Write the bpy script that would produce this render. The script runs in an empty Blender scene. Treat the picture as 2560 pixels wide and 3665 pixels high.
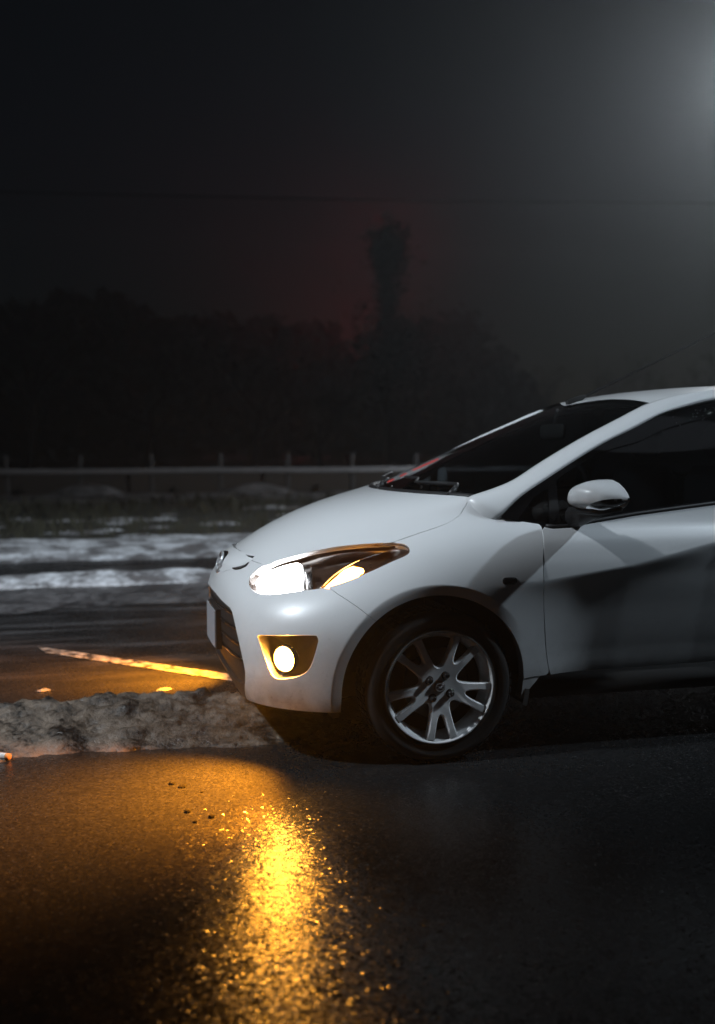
import bpy, math, random, json
import numpy as np
from mathutils import Vector, Matrix
from mathutils.geometry import delaunay_2d_cdt
rad = math.radians
random.seed(7); RNG = np.random.default_rng(7)
SC = bpy.context.scene
COL = SC.collection

# ------------------------------------------------------------------ camera
cam_d = bpy.data.cameras.new('camera'); cam = bpy.data.objects.new('camera', cam_d); COL.objects.link(cam)
cam.location = (-1.257, -4.473, 1.22)
cam.rotation_euler = (rad(90 - 3.985), 0, rad(-14.3))
cam_d.sensor_width = 36; cam_d.sensor_fit = 'AUTO'; cam_d.lens = 36.69
cam_d.clip_start = .05; cam_d.clip_end = 2000
cam_d.dof.use_dof = True; cam_d.dof.focus_distance = 3.9; cam_d.dof.aperture_fstop = 1.5
SC.camera = cam

# ------------------------------------------------------------------ night sky, moon-faint sun, exposure
W = bpy.data.worlds.new('World'); SC.world = W; W.use_nodes = True
wn = W.node_tree.nodes; wn.clear()
sky = wn.new('ShaderNodeTexSky'); sky.sky_type = 'NISHITA'; sky.sun_disc = False
sky.sun_elevation = rad(28); sky.sun_rotation = rad(60)
hsv = wn.new('ShaderNodeHueSaturation'); hsv.inputs['Saturation'].default_value = 1.15
bg = wn.new('ShaderNodeBackground'); bg.inputs['Strength'].default_value = .00055
wo = wn.new('ShaderNodeOutputWorld')
W.node_tree.links.new(sky.outputs[0], hsv.inputs['Color']); W.node_tree.links.new(hsv.outputs[0], bg.inputs['Color']); W.node_tree.links.new(bg.outputs[0], wo.inputs[0])
SUN_L = bpy.data.lights.new('sun', 'SUN'); SUN_L.energy = .006; SUN_L.angle = rad(10); SUN_L.color = (.75, .85, 1)
SUN = bpy.data.objects.new('sun', SUN_L); COL.objects.link(SUN); SUN.rotation_euler = (rad(50), 0, rad(40))
SC.view_settings.view_transform = 'Standard'; SC.view_settings.look = 'None'
SC.view_settings.exposure = 0; SC.view_settings.gamma = 1; SC.view_settings.use_curve_mapping = False
SC.render.engine = 'CYCLES'
SC.cycles.use_denoising = True
SC.cycles.max_bounces = 5; SC.cycles.diffuse_bounces = 2; SC.cycles.glossy_bounces = 3; SC.cycles.transmission_bounces = 3; SC.cycles.volume_bounces = 0; SC.cycles.transparent_max_bounces = 10
SC.cycles.use_adaptive_sampling = True; SC.cycles.adaptive_threshold = .02
SC.cycles.caustics_reflective = False; SC.cycles.caustics_refractive = False
SC.cycles.sample_clamp_indirect = 6; SC.cycles.use_light_tree = True

# ------------------------------------------------------------------ helpers: materials
class NT:
    def __init__(s, name):
        s.m = bpy.data.materials.new(name); s.m.use_nodes = True; s.t = s.m.node_tree; s.t.nodes.clear()
        s.out = s.t.nodes.new('ShaderNodeOutputMaterial')
    def n(s, kind, **kw):
        nd = s.t.nodes.new('ShaderNode' + kind)
        for k, v in kw.items():
            key = k.replace('_', ' ')
            if key in nd.inputs: s.put(nd.inputs[key], v)
            else: setattr(nd, k, v)
        return nd
    def put(s, sock, v):
        if isinstance(v, bpy.types.NodeSocket): s.t.links.new(v, sock)
        elif isinstance(v, bpy.types.Node): s.t.links.new(v.outputs[0], sock)
        else: sock.default_value = v
    def ramp(s, fac, stops):
        r = s.t.nodes.new('ShaderNodeValToRGB'); s.put(r.inputs[0], fac)
        e = r.color_ramp.elements
        while len(e) < len(stops): e.new(.5)
        for k, (p, c) in enumerate(stops):
            e[k].position = p; e[k].color = (*c, 1) if not isinstance(c, (int, float)) else (c, c, c, 1)
        return r.outputs[0]
    def math(s, op, a, b=0.):
        m = s.t.nodes.new('ShaderNodeMath'); m.operation = op; s.put(m.inputs[0], a); s.put(m.inputs[1], b); return m.outputs[0]
    def mix(s, fac, a, b):
        m = s.t.nodes.new('ShaderNodeMix'); m.data_type = 'RGBA'
        s.put(m.inputs[0], fac); s.put(m.inputs[6], a); s.put(m.inputs[7], b); return m.outputs[2]
    def pos(s): return s.n('NewGeometry').outputs['Position']
    def noise(s, scale, detail=4, rough=.55, vec=None, col=False):
        nd = s.n('TexNoise', Scale=scale, Detail=detail, Roughness=rough); s.put(nd.inputs['Vector'], vec or s.pos())
        return nd.outputs[1 if col else 0]
    def bump(s, h, strength, dist, prev=None):
        b = s.n('Bump', Strength=strength, Distance=dist); s.put(b.inputs['Height'], h)
        if prev is not None: s.put(b.inputs['Normal'], prev)
        return b.outputs[0]
    def bsdf(s, **kw):
        p = s.n('BsdfPrincipled', **kw); s.t.links.new(p.outputs[0], s.out.inputs[0]); return p
def c4(r, g=None, b=None): return (r, r if g is None else g, r if b is None else b, 1)
def simple(name, col, rough=.5, metal=0., coat=0., spec=.5, nz=0., scale=30):
    N = NT(name); p = N.bsdf(Roughness=rough, Metallic=metal); p.inputs['Coat Weight'].default_value = coat; p.inputs['Coat Roughness'].default_value = .04
    p.inputs['Specular IOR Level'].default_value = spec
    base = c4(*col) if len(col) == 3 else c4(col[0])
    if nz:
        f = N.noise(scale, 5)
        c = N.mix(f, c4(*[k * (1 - nz) for k in col]), c4(*[min(1, k * (1 + nz)) for k in col])); N.put(p.inputs['Base Color'], c)
        N.put(p.inputs['Roughness'], N.math('ADD', N.math('MULTIPLY', f, rough * .5), rough * .75))
    else: p.inputs['Base Color'].default_value = base
    return N.m
def glow(name, col, strength):
    N = NT(name); e = N.n('Emission', Color=c4(*col), Strength=strength); N.t.links.new(e.outputs[0], N.out.inputs[0]); return N.m

# ------------------------------------------------------------------ helpers: objects
def link_mesh(name, V, F, mat, parent=None, smooth=True, normals=None):
    me = bpy.data.meshes.new(name)
    me.from_pydata([tuple(map(float, v)) for v in V], [], [tuple(int(i) for i in f) for f in F])
    me.update()
    if smooth: me.polygons.foreach_set('use_smooth', [True] * len(me.polygons))
    if normals is not None:
        me.normals_split_custom_set_from_vertices([tuple(map(float, n)) for n in normals])
    o = bpy.data.objects.new(name, me); COL.objects.link(o)
    if mat: me.materials.append(mat)
    if parent: o.parent = parent
    return o
def empty(name, loc=(0, 0, 0), rz=0.):
    o = bpy.data.objects.new(name, None); COL.objects.link(o); o.location = loc; o.rotation_euler = (0, 0, rz); o.empty_display_size = .1; return o
def tag(o, label, cat, group=None):
    o['label'] = label; o['category'] = cat
    if group: o['group'] = group
    return o
def struct(o, kind='structure', label=None):
    o['kind'] = kind
    if label: o['label'] = label
    return o
class MB:
    """collects shapes for one mesh"""
    def __init__(s): s.V = []; s.F = []
    def add(s, V, F):
        o = len(s.V); s.V += [tuple(v) for v in V]; s.F += [tuple(i + o for i in f) for f in F]; return s
    def box(s, lo, hi, bev=0.):
        x0, y0, z0 = lo; x1, y1, z1 = hi
        if bev <= 0:
            V = [(x, y, z) for z in (z0, z1) for y in (y0, y1) for x in (x0, x1)]
            return s.add(V, [(0, 2, 3, 1), (4, 5, 7, 6), (0, 1, 5, 4), (2, 6, 7, 3), (0, 4, 6, 2), (1, 3, 7, 5)])
        b = bev; V = []; F = []
        def ring(ins, z): return [(x0 + ins, y0 + b, z), (x0 + b, y0 + ins, z), (x1 - b, y0 + ins, z), (x1 - ins, y0 + b, z), (x1 - ins, y1 - b, z), (x1 - b, y1 - ins, z), (x0 + b, y1 - ins, z), (x0 + ins, y1 - b, z)]
        R = [ring(b * .8, z0), ring(0, z0 + b), ring(0, z1 - b), ring(b * .8, z1)]
        for r in R: V += r
        for k in range(3):
            for i in range(8): F.append((k * 8 + i, k * 8 + (i + 1) % 8, k * 8 + 8 + (i + 1) % 8, k * 8 + 8 + i))
        F.append(tuple(range(7, -1, -1))); F.append(tuple(range(24, 32)))
        return s.add(V, F)
    def tube(s, pts, r, n=8, cap=True):
        pts = [Vector(p) for p in pts]; rs = r if isinstance(r, (list, tuple)) else [r] * len(pts)
        V = []; F = []; up = None
        for k, p in enumerate(pts):
            d = (pts[min(k + 1, len(pts) - 1)] - pts[max(k - 1, 0)]).normalized()
            if up is None: up = d.orthogonal().normalized()
            up = (up - d * up.dot(d)); up = up.normalized() if up.length > 1e-6 else d.orthogonal().normalized()
            sd = d.cross(up)
            for i in range(n):
                a = 2 * math.pi * i / n; V.append(p + (up * math.cos(a) + sd * math.sin(a)) * rs[k])
        for k in range(len(pts) - 1):
            for i in range(n): F.append((k * n + i, k * n + (i + 1) % n, k * n + n + (i + 1) % n, k * n + n + i))
        if cap: F.append(tuple(range(n - 1, -1, -1))); F.append(tuple((len(pts) - 1) * n + i for i in range(n)))
        return s.add(V, F)
    def lathe(s, prof, n=48, axis='y', c=(0, 0, 0), close=False):
        """prof: (along, radius)"""
        V = []; F = []; m = len(prof)
        for i in range(n):
            a = 2 * math.pi * i / n; ca, sa = math.cos(a), math.sin(a)
            for al, r in prof:
                p = {'y': (r * ca, al, r * sa), 'z': (r * ca, r * sa, al), 'x': (al, r * ca, r * sa)}[axis]
                V.append((p[0] + c[0], p[1] + c[1], p[2] + c[2]))
        for i in range(n):
            j = (i + 1) % n
            for k in range(m if close else m - 1):
                l = (k + 1) % m
                F.append((i * m + k, i * m + l, j * m + l, j * m + k) if axis != 'x' else (i * m + k, j * m + k, j * m + l, i * m + l))
        return s.add(V, F)
    def obj(s, name, mat, parent=None, smooth=True): return link_mesh(name, s.V, s.F, mat, parent, smooth)

def vnoise(x, y, seed=0):
    xi = np.floor(x).astype(np.int64); yi = np.floor(y).astype(np.int64); fx = x - xi; fy = y - yi
    fx = fx * fx * (3 - 2 * fx); fy = fy * fy * (3 - 2 * fy)
    def h(a, b):
        n = (a * 374761393 + b * 668265263 + seed * 1442695041) & 0x7fffffff
        n = ((n ^ (n >> 13)) * 1274126177) & 0x7fffffff
        return ((n ^ (n >> 16)) & 0xffff) / 65535.
    return (h(xi, yi) * (1 - fx) + h(xi + 1, yi) * fx) * (1 - fy) + (h(xi, yi + 1) * (1 - fx) + h(xi + 1, yi + 1) * fx) * fy
def fbm(x, y, o=4, seed=0, gain=.5):
    s = 0; a = 1; t = 0
    for k in range(o): s = s + a * vnoise(x * 2 ** k, y * 2 ** k, seed + k * 17); t += a; a *= gain
    return s / t
def grid_mesh(name, X, Y, Z, mat, parent=None, keep=None):
    ny, nx = X.shape; V = np.stack([X, Y, Z], -1).reshape(-1, 3); idx = np.arange(nx * ny).reshape(ny, nx)
    F = np.stack([idx[:-1, :-1], idx[:-1, 1:], idx[1:, 1:], idx[1:, :-1]], -1).reshape(-1, 4)
    if keep is not None: F = F[keep[:-1, :-1].ravel()]
    return link_mesh(name, V, F, mat, parent)

# ------------------------------------------------------------------ materials
M = {}
N = NT('wet_asphalt')                       # coarse wet aggregate: every stone a small facet with its own tilt
p = N.pos()
wob = N.n('VectorMath', operation='ADD'); N.put(wob.inputs[0], p); sc_ = N.n('VectorMath', operation='SCALE'); N.put(sc_.inputs[0], N.noise(60., 2, .5, None, True)); sc_.inputs['Scale'].default_value = .006; N.put(wob.inputs[1], sc_)
vor = N.n('TexVoronoi', Scale=125., Randomness=1.); N.put(vor.inputs['Vector'], wob.outputs[0])
edge = N.n('TexVoronoi', Scale=125., Randomness=1.); edge.feature = 'DISTANCE_TO_EDGE'; N.put(edge.inputs['Vector'], wob.outputs[0])
big = N.noise(1.3, 4); med = N.noise(9., 4); fine = N.noise(420., 2)
sub = N.n('VectorMath', operation='SUBTRACT'); N.put(sub.inputs[0], vor.outputs['Color']); sub.inputs[1].default_value = (.5, .5, .5)
sv = N.n('SeparateXYZ'); N.put(sv.inputs[0], vor.outputs['Color']); tl = N.math('ADD', N.math('MULTIPLY', N.math('POWER', sv.outputs['Z'], 5.), .55), .08)
cm = N.n('CombineXYZ'); N.put(cm.inputs[0], tl); N.put(cm.inputs[1], tl)
mul = N.n('VectorMath', operation='MULTIPLY'); N.put(mul.inputs[0], sub.outputs[0]); N.put(mul.inputs[1], cm.outputs[0])
b1 = N.bump(N.ramp(edge.outputs['Distance'], [(0., 0.), (.3, 1.)]), .10, .002); b2 = N.bump(fine, .05, .001, b1); b3 = N.bump(med, .10, .01, b2)
ad = N.n('VectorMath', operation='ADD'); N.put(ad.inputs[0], b3); N.put(ad.inputs[1], mul.outputs[0]); nm = N.n('VectorMath', operation='NORMALIZE'); N.put(nm.inputs[0], ad.outputs[0])
col = N.mix(sv.outputs['Z'], c4(.007, .0076, .0083), c4(.024, .025, .026))
col = N.mix(N.math('MULTIPLY', big, .5), col, c4(.011, .0113, .0118))
mp = N.n('Mapping'); N.put(mp.inputs['Vector'], p); mp.inputs['Scale'].default_value = (.45, 3.4, 1.); sy = N.n('SeparateXYZ'); N.put(sy.inputs[0], p)   # slush film left in tyre tracks on the far lane
stk = N.math('MULTIPLY', N.ramp(N.noise(1.5, 5, .6, mp.outputs[0]), [(.47, 0.), (.70, 1.)]), N.ramp(N.math('MULTIPLY', sy.outputs['Y'], .25), [(.16, 0.), (.5, 1.)]))
col = N.mix(stk, col, c4(.085, .083, .086))
pr = N.bsdf(); N.put(pr.inputs['Base Color'], col); N.put(pr.inputs['Normal'], nm.outputs[0])
N.put(pr.inputs['Roughness'], N.math('ADD', N.ramp(big, [(.3, .10), (.62, .20)]), N.math('MULTIPLY', sv.outputs['Y'], .12))); pr.inputs['Specular IOR Level'].default_value = .5
M['asphalt'] = N.m
def snow_mat(name, clean, dirty, lo, hi, scale):
    N = NT(name); f = N.noise(scale, 6, .65); g = N.noise(scale * 7, 4, .6)
    k = N.math('ADD', N.math('MULTIPLY', f, .72), N.math('MULTIPLY', g, .28))
    pr = N.bsdf(Roughness=.55); N.put(pr.inputs['Base Color'], N.ramp(k, [(lo, dirty), (hi, clean)]))
    N.put(pr.inputs['Normal'], N.bump(g, .6, .012, N.bump(N.noise(scale * 25, 3), .35, .004)))
    N.put(pr.inputs['Roughness'], N.ramp(g, [(.35, .3), (.6, .75)]))
    return N.m
M['snow'] = snow_mat('roadside_snow', (.84, .87, .92), (.15, .145, .15), .44, .60, 2.6)
M['slush'] = snow_mat('packed_slush', (.16, .155, .16), (.025, .024, .026), .42, .64, 1.6)
M['dirty_snow'] = snow_mat('dirty_ice', (.17, .130, .098), (.009, .006, .004), .43, .60, 8.)
M['verge'] = simple('verge_soil', (.022, .022, .018), .9, nz=.5, scale=6)
M['grass'] = simple('dry_grass', (.06, .058, .035), .85, nz=.4, scale=3)
N = NT('worn_line_paint'); f = N.noise(16., 6, .7); pr = N.bsdf(Roughness=.35)
N.put(pr.inputs['Base Color'], N.ramp(f, [(.43, (.03, .03, .03)), (.58, (.42, .40, .36))])); N.put(pr.inputs['Normal'], N.bump(N.noise(160., 3), .4, .004)); M['line'] = N.m
# car paint: white with road film low down, thickened on the sill to deepen its shade
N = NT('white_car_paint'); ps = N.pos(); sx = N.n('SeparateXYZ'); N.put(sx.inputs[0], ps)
film = N.math('MULTIPLY', N.ramp(sx.outputs['Z'], [(.24, 1.), (.34, .42), (.66, 0.)]), N.ramp(N.noise(5., 6, .65), [(.3, .35), (.65, 1.)]))  # road film, thickened low down to deepen the sill's shade
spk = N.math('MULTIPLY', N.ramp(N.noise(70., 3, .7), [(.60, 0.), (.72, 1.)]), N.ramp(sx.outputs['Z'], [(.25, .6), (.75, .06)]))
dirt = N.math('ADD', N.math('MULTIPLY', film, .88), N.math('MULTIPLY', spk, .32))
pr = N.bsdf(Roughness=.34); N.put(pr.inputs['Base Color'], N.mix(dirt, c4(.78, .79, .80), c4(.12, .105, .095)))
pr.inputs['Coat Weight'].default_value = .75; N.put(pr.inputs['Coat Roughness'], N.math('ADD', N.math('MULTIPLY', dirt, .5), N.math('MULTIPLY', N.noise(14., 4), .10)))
N.put(pr.inputs['Normal'], N.bump(N.noise(900., 2), .03, .0008)); M['paint'] = N.m
M['black'] = simple('black_plastic', (.014, .014, .015), .5, nz=.25, scale=60)
M['recess'] = simple('fog_recess_plastic', (.20, .19, .18), .45, coat=.1, nz=.2, scale=40)
M['gloss_black'] = simple('gloss_black_trim', (.006, .006, .007), .18, coat=.6)
M['rubber'] = simple('tyre_rubber', (.006, .006, .0065), .85, nz=.4, scale=45)
M['alloy'] = simple('dusty_silver_alloy', (.86, .85, .86), .62, metal=.0, nz=.22, scale=22)
M['disc'] = simple('brake_steel', (.16, .15, .15), .45, metal=.8, nz=.3, scale=25)
M['lug'] = simple('black_chrome_nut', (.03, .03, .032), .16, metal=.7, coat=.8)
M['chrome'] = simple('chrome', (.72, .73, .75), .09, metal=1.)
M['emblem'] = simple('satin_chrome_emblem', (.62, .63, .65), .28, metal=.6)
M['housing'] = simple('lamp_housing_brown', (.05, .028, .018), .3, coat=.3, nz=.3, scale=40)
M['liner'] = simple('wheel_liner', (.006, .006, .006), .95)
M['interior'] = simple('cabin_trim', (.018, .018, .019), .8, nz=.3, scale=20)
M['seat'] = simple('dark_seat_cloth', (.02, .02, .022), .9, nz=.3, scale=80)
M['plate'] = simple('number_plate', (.34, .35, .38), .4, nz=.2, scale=40)
def glass_mat(name, tint, refl_rough=.03, extra=.0):
    N = NT(name); tr = N.n('BsdfTransparent', Color=c4(*tint)); gl = N.n('BsdfGlossy', Color=c4(.9), Roughness=refl_rough)
    fr = N.n('Fresnel', IOR=1.45); mx = N.n('MixShader'); N.put(mx.inputs[0], N.math('ADD', fr.outputs[0], extra)); N.put(mx.inputs[1], tr); N.put(mx.inputs[2], gl)
    N.t.links.new(mx.outputs[0], N.out.inputs[0]); return N.m
M['tint'] = glass_mat('tinted_side_glass', (.10, .11, .12))
M['screen'] = glass_mat('windscreen_glass', (.42, .46, .46))
M['lens'] = glass_mat('lamp_lens', (.93, .94, .95), .02)
M['smoked'] = glass_mat('mirror_indicator_lens', (.18, .17, .18), .06, .15)
M['mirror'] = simple('mirror_glass', (.8, .8, .82), .02, metal=1.)
M['lamp_white'] = glow('headlamp_glow', (1, .98, .97), 22.)
N = NT('amber_reflector_glow'); e = N.n('Emission', Color=c4(1, .27, .01)); N.put(e.inputs['Strength'], N.ramp(N.noise(90., 4, .7), [(.35, 1.1), (.65, 2.8)])); N.t.links.new(e.outputs[0], N.out.inputs[0]); M['lamp_amber'] = N.m
M['bulb_amber'] = glow('amber_bulb', (1, .42, .08), 34.)
M['fog_lens'] = glow('fog_lamp_lens', (1, .40, .05), 170.)
M['red_reflection'] = glow('red_reflection_glow', (1, .03, .02), 2.2)  # glow imitating a red reflection in the windscreen
M['steel'] = simple('galvanised_steel', (.36, .36, .38), .32, metal=.35, nz=.3, scale=8)
M['post_wood'] = simple('weathered_post', (.06, .058, .06), .8, nz=.4, scale=12)
M['concrete'] = simple('stained_concrete', (.045, .036, .031), .9, nz=.5, scale=1.5)
M['bark'] = simple('bare_bark', (.022, .019, .017), .95, nz=.4, scale=9)
M['needle'] = simple('dark_needles', (.016, .024, .016), .9, nz=.4, scale=5)
M['lamp_head'] = simple('lamp_head_grey', (.25, .26, .27), .5, nz=.15, scale=8)
M['cable'] = simple('black_cable', (.01, .01, .01), .7)
M['stone'] = simple('dark_chipping', (.004, .004, .004), .95, spec=.1, nz=.4, scale=90)
M['pale_stone'] = simple('pale_chipping', (.16, .155, .15), .6, nz=.3, scale=90)
M['paper'] = simple('wet_paper', (.68, .66, .64), .7, nz=.2, scale=60)
M['filter'] = simple('cigarette_filter', (.55, .28, .10), .8, nz=.2, scale=90)
# ------------------------------------------------------------------ the car: body surfaces
NET=[
[(-0.7,0,0.2),(-0.7,-0.25,0.2),(-0.69,-0.48,0.215),(-0.63,-0.625,0.215),(-0.45,-0.772,0.212),(-0.2,-0.818,0.21),(0.05,-0.825,0.21),(0.3,-0.825,0.21),(0.5,-0.825,0.21)],
[(-0.745,0,0.3),(-0.74,-0.25,0.3),(-0.715,-0.485,0.3),(-0.648,-0.635,0.3),(-0.455,-0.792,0.3),(-0.2,-0.834,0.3),(0.05,-0.838,0.3),(0.3,-0.838,0.3),(0.5,-0.838,0.3)],
[(-0.765,0,0.42),(-0.757,-0.25,0.42),(-0.72,-0.485,0.42),(-0.65,-0.635,0.42),(-0.455,-0.797,0.42),(-0.2,-0.842,0.42),(0.05,-0.845,0.42),(0.3,-0.845,0.42),(0.5,-0.843,0.42)],
[(-0.77,0,0.54),(-0.76,-0.25,0.54),(-0.715,-0.48,0.54),(-0.635,-0.625,0.54),(-0.45,-0.785,0.54),(-0.2,-0.842,0.55),(0.05,-0.85,0.56),(0.3,-0.848,0.56),(0.5,-0.846,0.55)],
[(-0.754,0,0.63),(-0.73,-0.234,0.6328),(-0.683,-0.4205,0.6328),(-0.592,-0.5525,0.638),(-0.4239,-0.7145,0.6458),(-0.1863,-0.8075,0.6631),(0.05,-0.846,0.685),(0.3,-0.848,0.68),(0.5,-0.846,0.67)],
[(-0.7,0,0.7),(-0.668,-0.224,0.7069),(-0.618,-0.373,0.7053),(-0.5253,-0.49,0.7199),(-0.3672,-0.635,0.7381),(-0.1627,-0.747,0.767),(0.05,-0.815,0.79),(0.3,-0.836,0.785),(0.5,-0.838,0.77)],
[(-0.605,0,0.785),(-0.5683,-0.217,0.7826),(-0.508,-0.354,0.783),(-0.4148,-0.4575,0.7974),(-0.2863,-0.575,0.8143),(-0.1225,-0.683,0.8405),(0.07,-0.757,0.86),(0.3,-0.797,0.86),(0.5,-0.816,0.845)],
[(-0.36,0,0.915),(-0.3326,-0.219,0.9092),(-0.2727,-0.3797,0.9006),(-0.1904,-0.4842,0.8971),(-0.0909,-0.5797,0.8995),(0.0347,-0.6612,0.9109),(0.16,-0.72,0.917),(0.32,-0.765,0.895),(0.5,-0.798,0.872)],
[(-0.02,0,0.998),(0,-0.22,1),(0.05,-0.41,1),(0.11,-0.55,1),(0.171,-0.66,1),(0.2,-0.69,0.985),(0.235,-0.72,0.955),(0.31,-0.755,0.908),(0.5,-0.782,0.89)],
]
def bas(n,x):
    """uniform cubic B-spline basis, n control points over [0,1] -> (len(x), n)"""
    x=np.atleast_1d(np.asarray(x,float)); s=np.clip(x,-.05,1.05)*(n-3); i=np.clip(np.floor(s).astype(int),0,n-4); f=s-i
    B=np.zeros((len(x),n)); k=np.arange(len(x))
    B[k,i]=(1-f)**3/6; B[k,i+1]=(3*f**3-6*f**2+4)/6; B[k,i+2]=(-3*f**3+3*f**2+3*f+1)/6; B[k,i+3]=f**3/6
    return B
NVU,NVT=12,12
def fit(net=NET,lam=.004):
    D=np.array(net); nt,nu=D.shape[:2]
    t=np.repeat(np.linspace(0,1,nt),nu); u=np.tile(np.linspace(0,1,nu),nt)
    A=(bas(NVT,t)[:,:,None]*bas(NVU,u)[:,None,:]).reshape(len(t),-1)
    Y=D.reshape(-1,3)
    def d2(n): 
        M=np.zeros((n-2,n)); k=np.arange(n-2); M[k,k]=1;M[k,k+1]=-2;M[k,k+2]=1; return M
    def d3(n):
        M=np.zeros((n-3,n)); k=np.arange(n-3); M[k,k]=-1;M[k,k+1]=3;M[k,k+2]=-3;M[k,k+3]=1; return M
    Ru=np.kron(np.eye(NVT),d3(NVU)); Rt=np.kron(d3(NVT),np.eye(NVU)); R2=np.kron(np.eye(NVT),d2(NVU)); R2t=np.kron(d2(NVT),np.eye(NVU))
    N=A.T@A+lam*3*(Ru.T@Ru+Rt.T@Rt)+lam*(R2.T@R2+R2t.T@R2t)*.5
    # symmetry at u=0 : y odd, x and z even
    E=[]; O=[]
    Bu=np.array([-.5,0,.5]+[0]*(NVU-3))  # derivative at u=0
    for k in range(NVT):
        row=np.zeros(NVT*NVU); row[k*NVU:(k+1)*NVU]=Bu; E.append(row)
        row=np.zeros(NVT*NVU); row[k*NVU:k*NVU+3]=[1/6,4/6,1/6]; O.append(row)
    E=np.array(E);O=np.array(O)
    Ce=np.linalg.solve(N+1e3*E.T@E,A.T@Y); Co=np.linalg.solve(N+1e3*O.T@O,A.T@Y)
    C=Ce.copy(); C[:,1]=Co[:,1]
    return C.reshape(NVT,NVU,3)
CP=fit()
def zcrease(x): return np.interp(x,[.0,.405,.769,1.126,2.0,2.6],[.66,.689,.738,.816,.93,.97])
ACX,ACZ,AR=-.018,.283,.359
def sstep(k):
    k=np.clip(k,0,1); return k*k*(3-2*k)
def inset(x,z):
    """detail relief on the body side, inward metres"""
    r=np.hypot(x-ACX,z-ACZ); rc=.402
    s=np.clip((rc-r)/.043,0,1.3); fade=1-np.clip((x-.08)/.24,0,1)
    d=.018*(np.sqrt(s*s+.008)-.0894)*fade*(z>.15)
    zc=zcrease(x); f2=np.clip((x-.10)/.56,0,1); f2=f2*f2*(3-2*f2)
    q=np.clip((zc-z)/(zc-.25),0,1); b=np.sqrt(q*q+.0012)-.0346
    sc=np.maximum(b,0)*(zc-.25); d=d+f2*(.026*(1-np.exp(-sc/.055))+.25*sc)
    return d
def patch(u,t,detail=True):
    u=np.atleast_1d(np.asarray(u,float)); t=np.atleast_1d(np.asarray(t,float))
    P=np.einsum('ki,kj,ijc->kc',bas(NVT,t),bas(NVU,u),CP)
    if detail:
        side=np.clip((-P[:,1]-.70)/.06,0,1)
        P[:,1]+=inset(P[:,0],P[:,2])*side
    return P
WZ=[.10,.20,.26,.40,.55,.68,.78,.845,.872,.89,.92,.96,1.0,1.05]; WW=[.80,.815,.832,.842,.846,.846,.836,.816,.798,.785,.775,.765,.757,.745]
def cub(xs,ys,x):
    xs=np.array(xs);ys=np.array(ys); h=np.diff(xs); d=np.diff(ys)/h; n=len(xs)
    m=np.empty(n); m[0]=d[0];m[-1]=d[-1]; m[1:-1]=(d[:-1]*h[1:]+d[1:]*h[:-1])/(h[:-1]+h[1:])
    x=np.asarray(x,float); i=np.clip(np.searchsorted(xs,x)-1,0,n-2); s=(x-xs[i])/h[i]
    s=np.clip(s,-.3,1.3)
    return ys[i]*(1+2*s)*(1-s)**2+m[i]*h[i]*s*(1-s)**2+ys[i+1]*s*s*(3-2*s)+m[i+1]*h[i]*s*s*(s-1)
def side(x,z):
    x=np.atleast_1d(np.asarray(x,float)); z=np.atleast_1d(np.asarray(z,float))
    w=cub(WZ,WW,z)-.03*np.clip((x-2.0)/1.0,0,2)**2
    return np.stack([x,-(w-inset(x,z)),z],-1)
def glass_w(z): return .77-.2*(z-.88)-.33*(z-.88)**2
def green(x,z):
    x=np.atleast_1d(np.asarray(x,float)); z=np.atleast_1d(np.asarray(z,float))
    return np.stack([x,-(glass_w(z)-.03*np.clip((x-2.0)/1.0,0,2)**2),z],-1)

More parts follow.
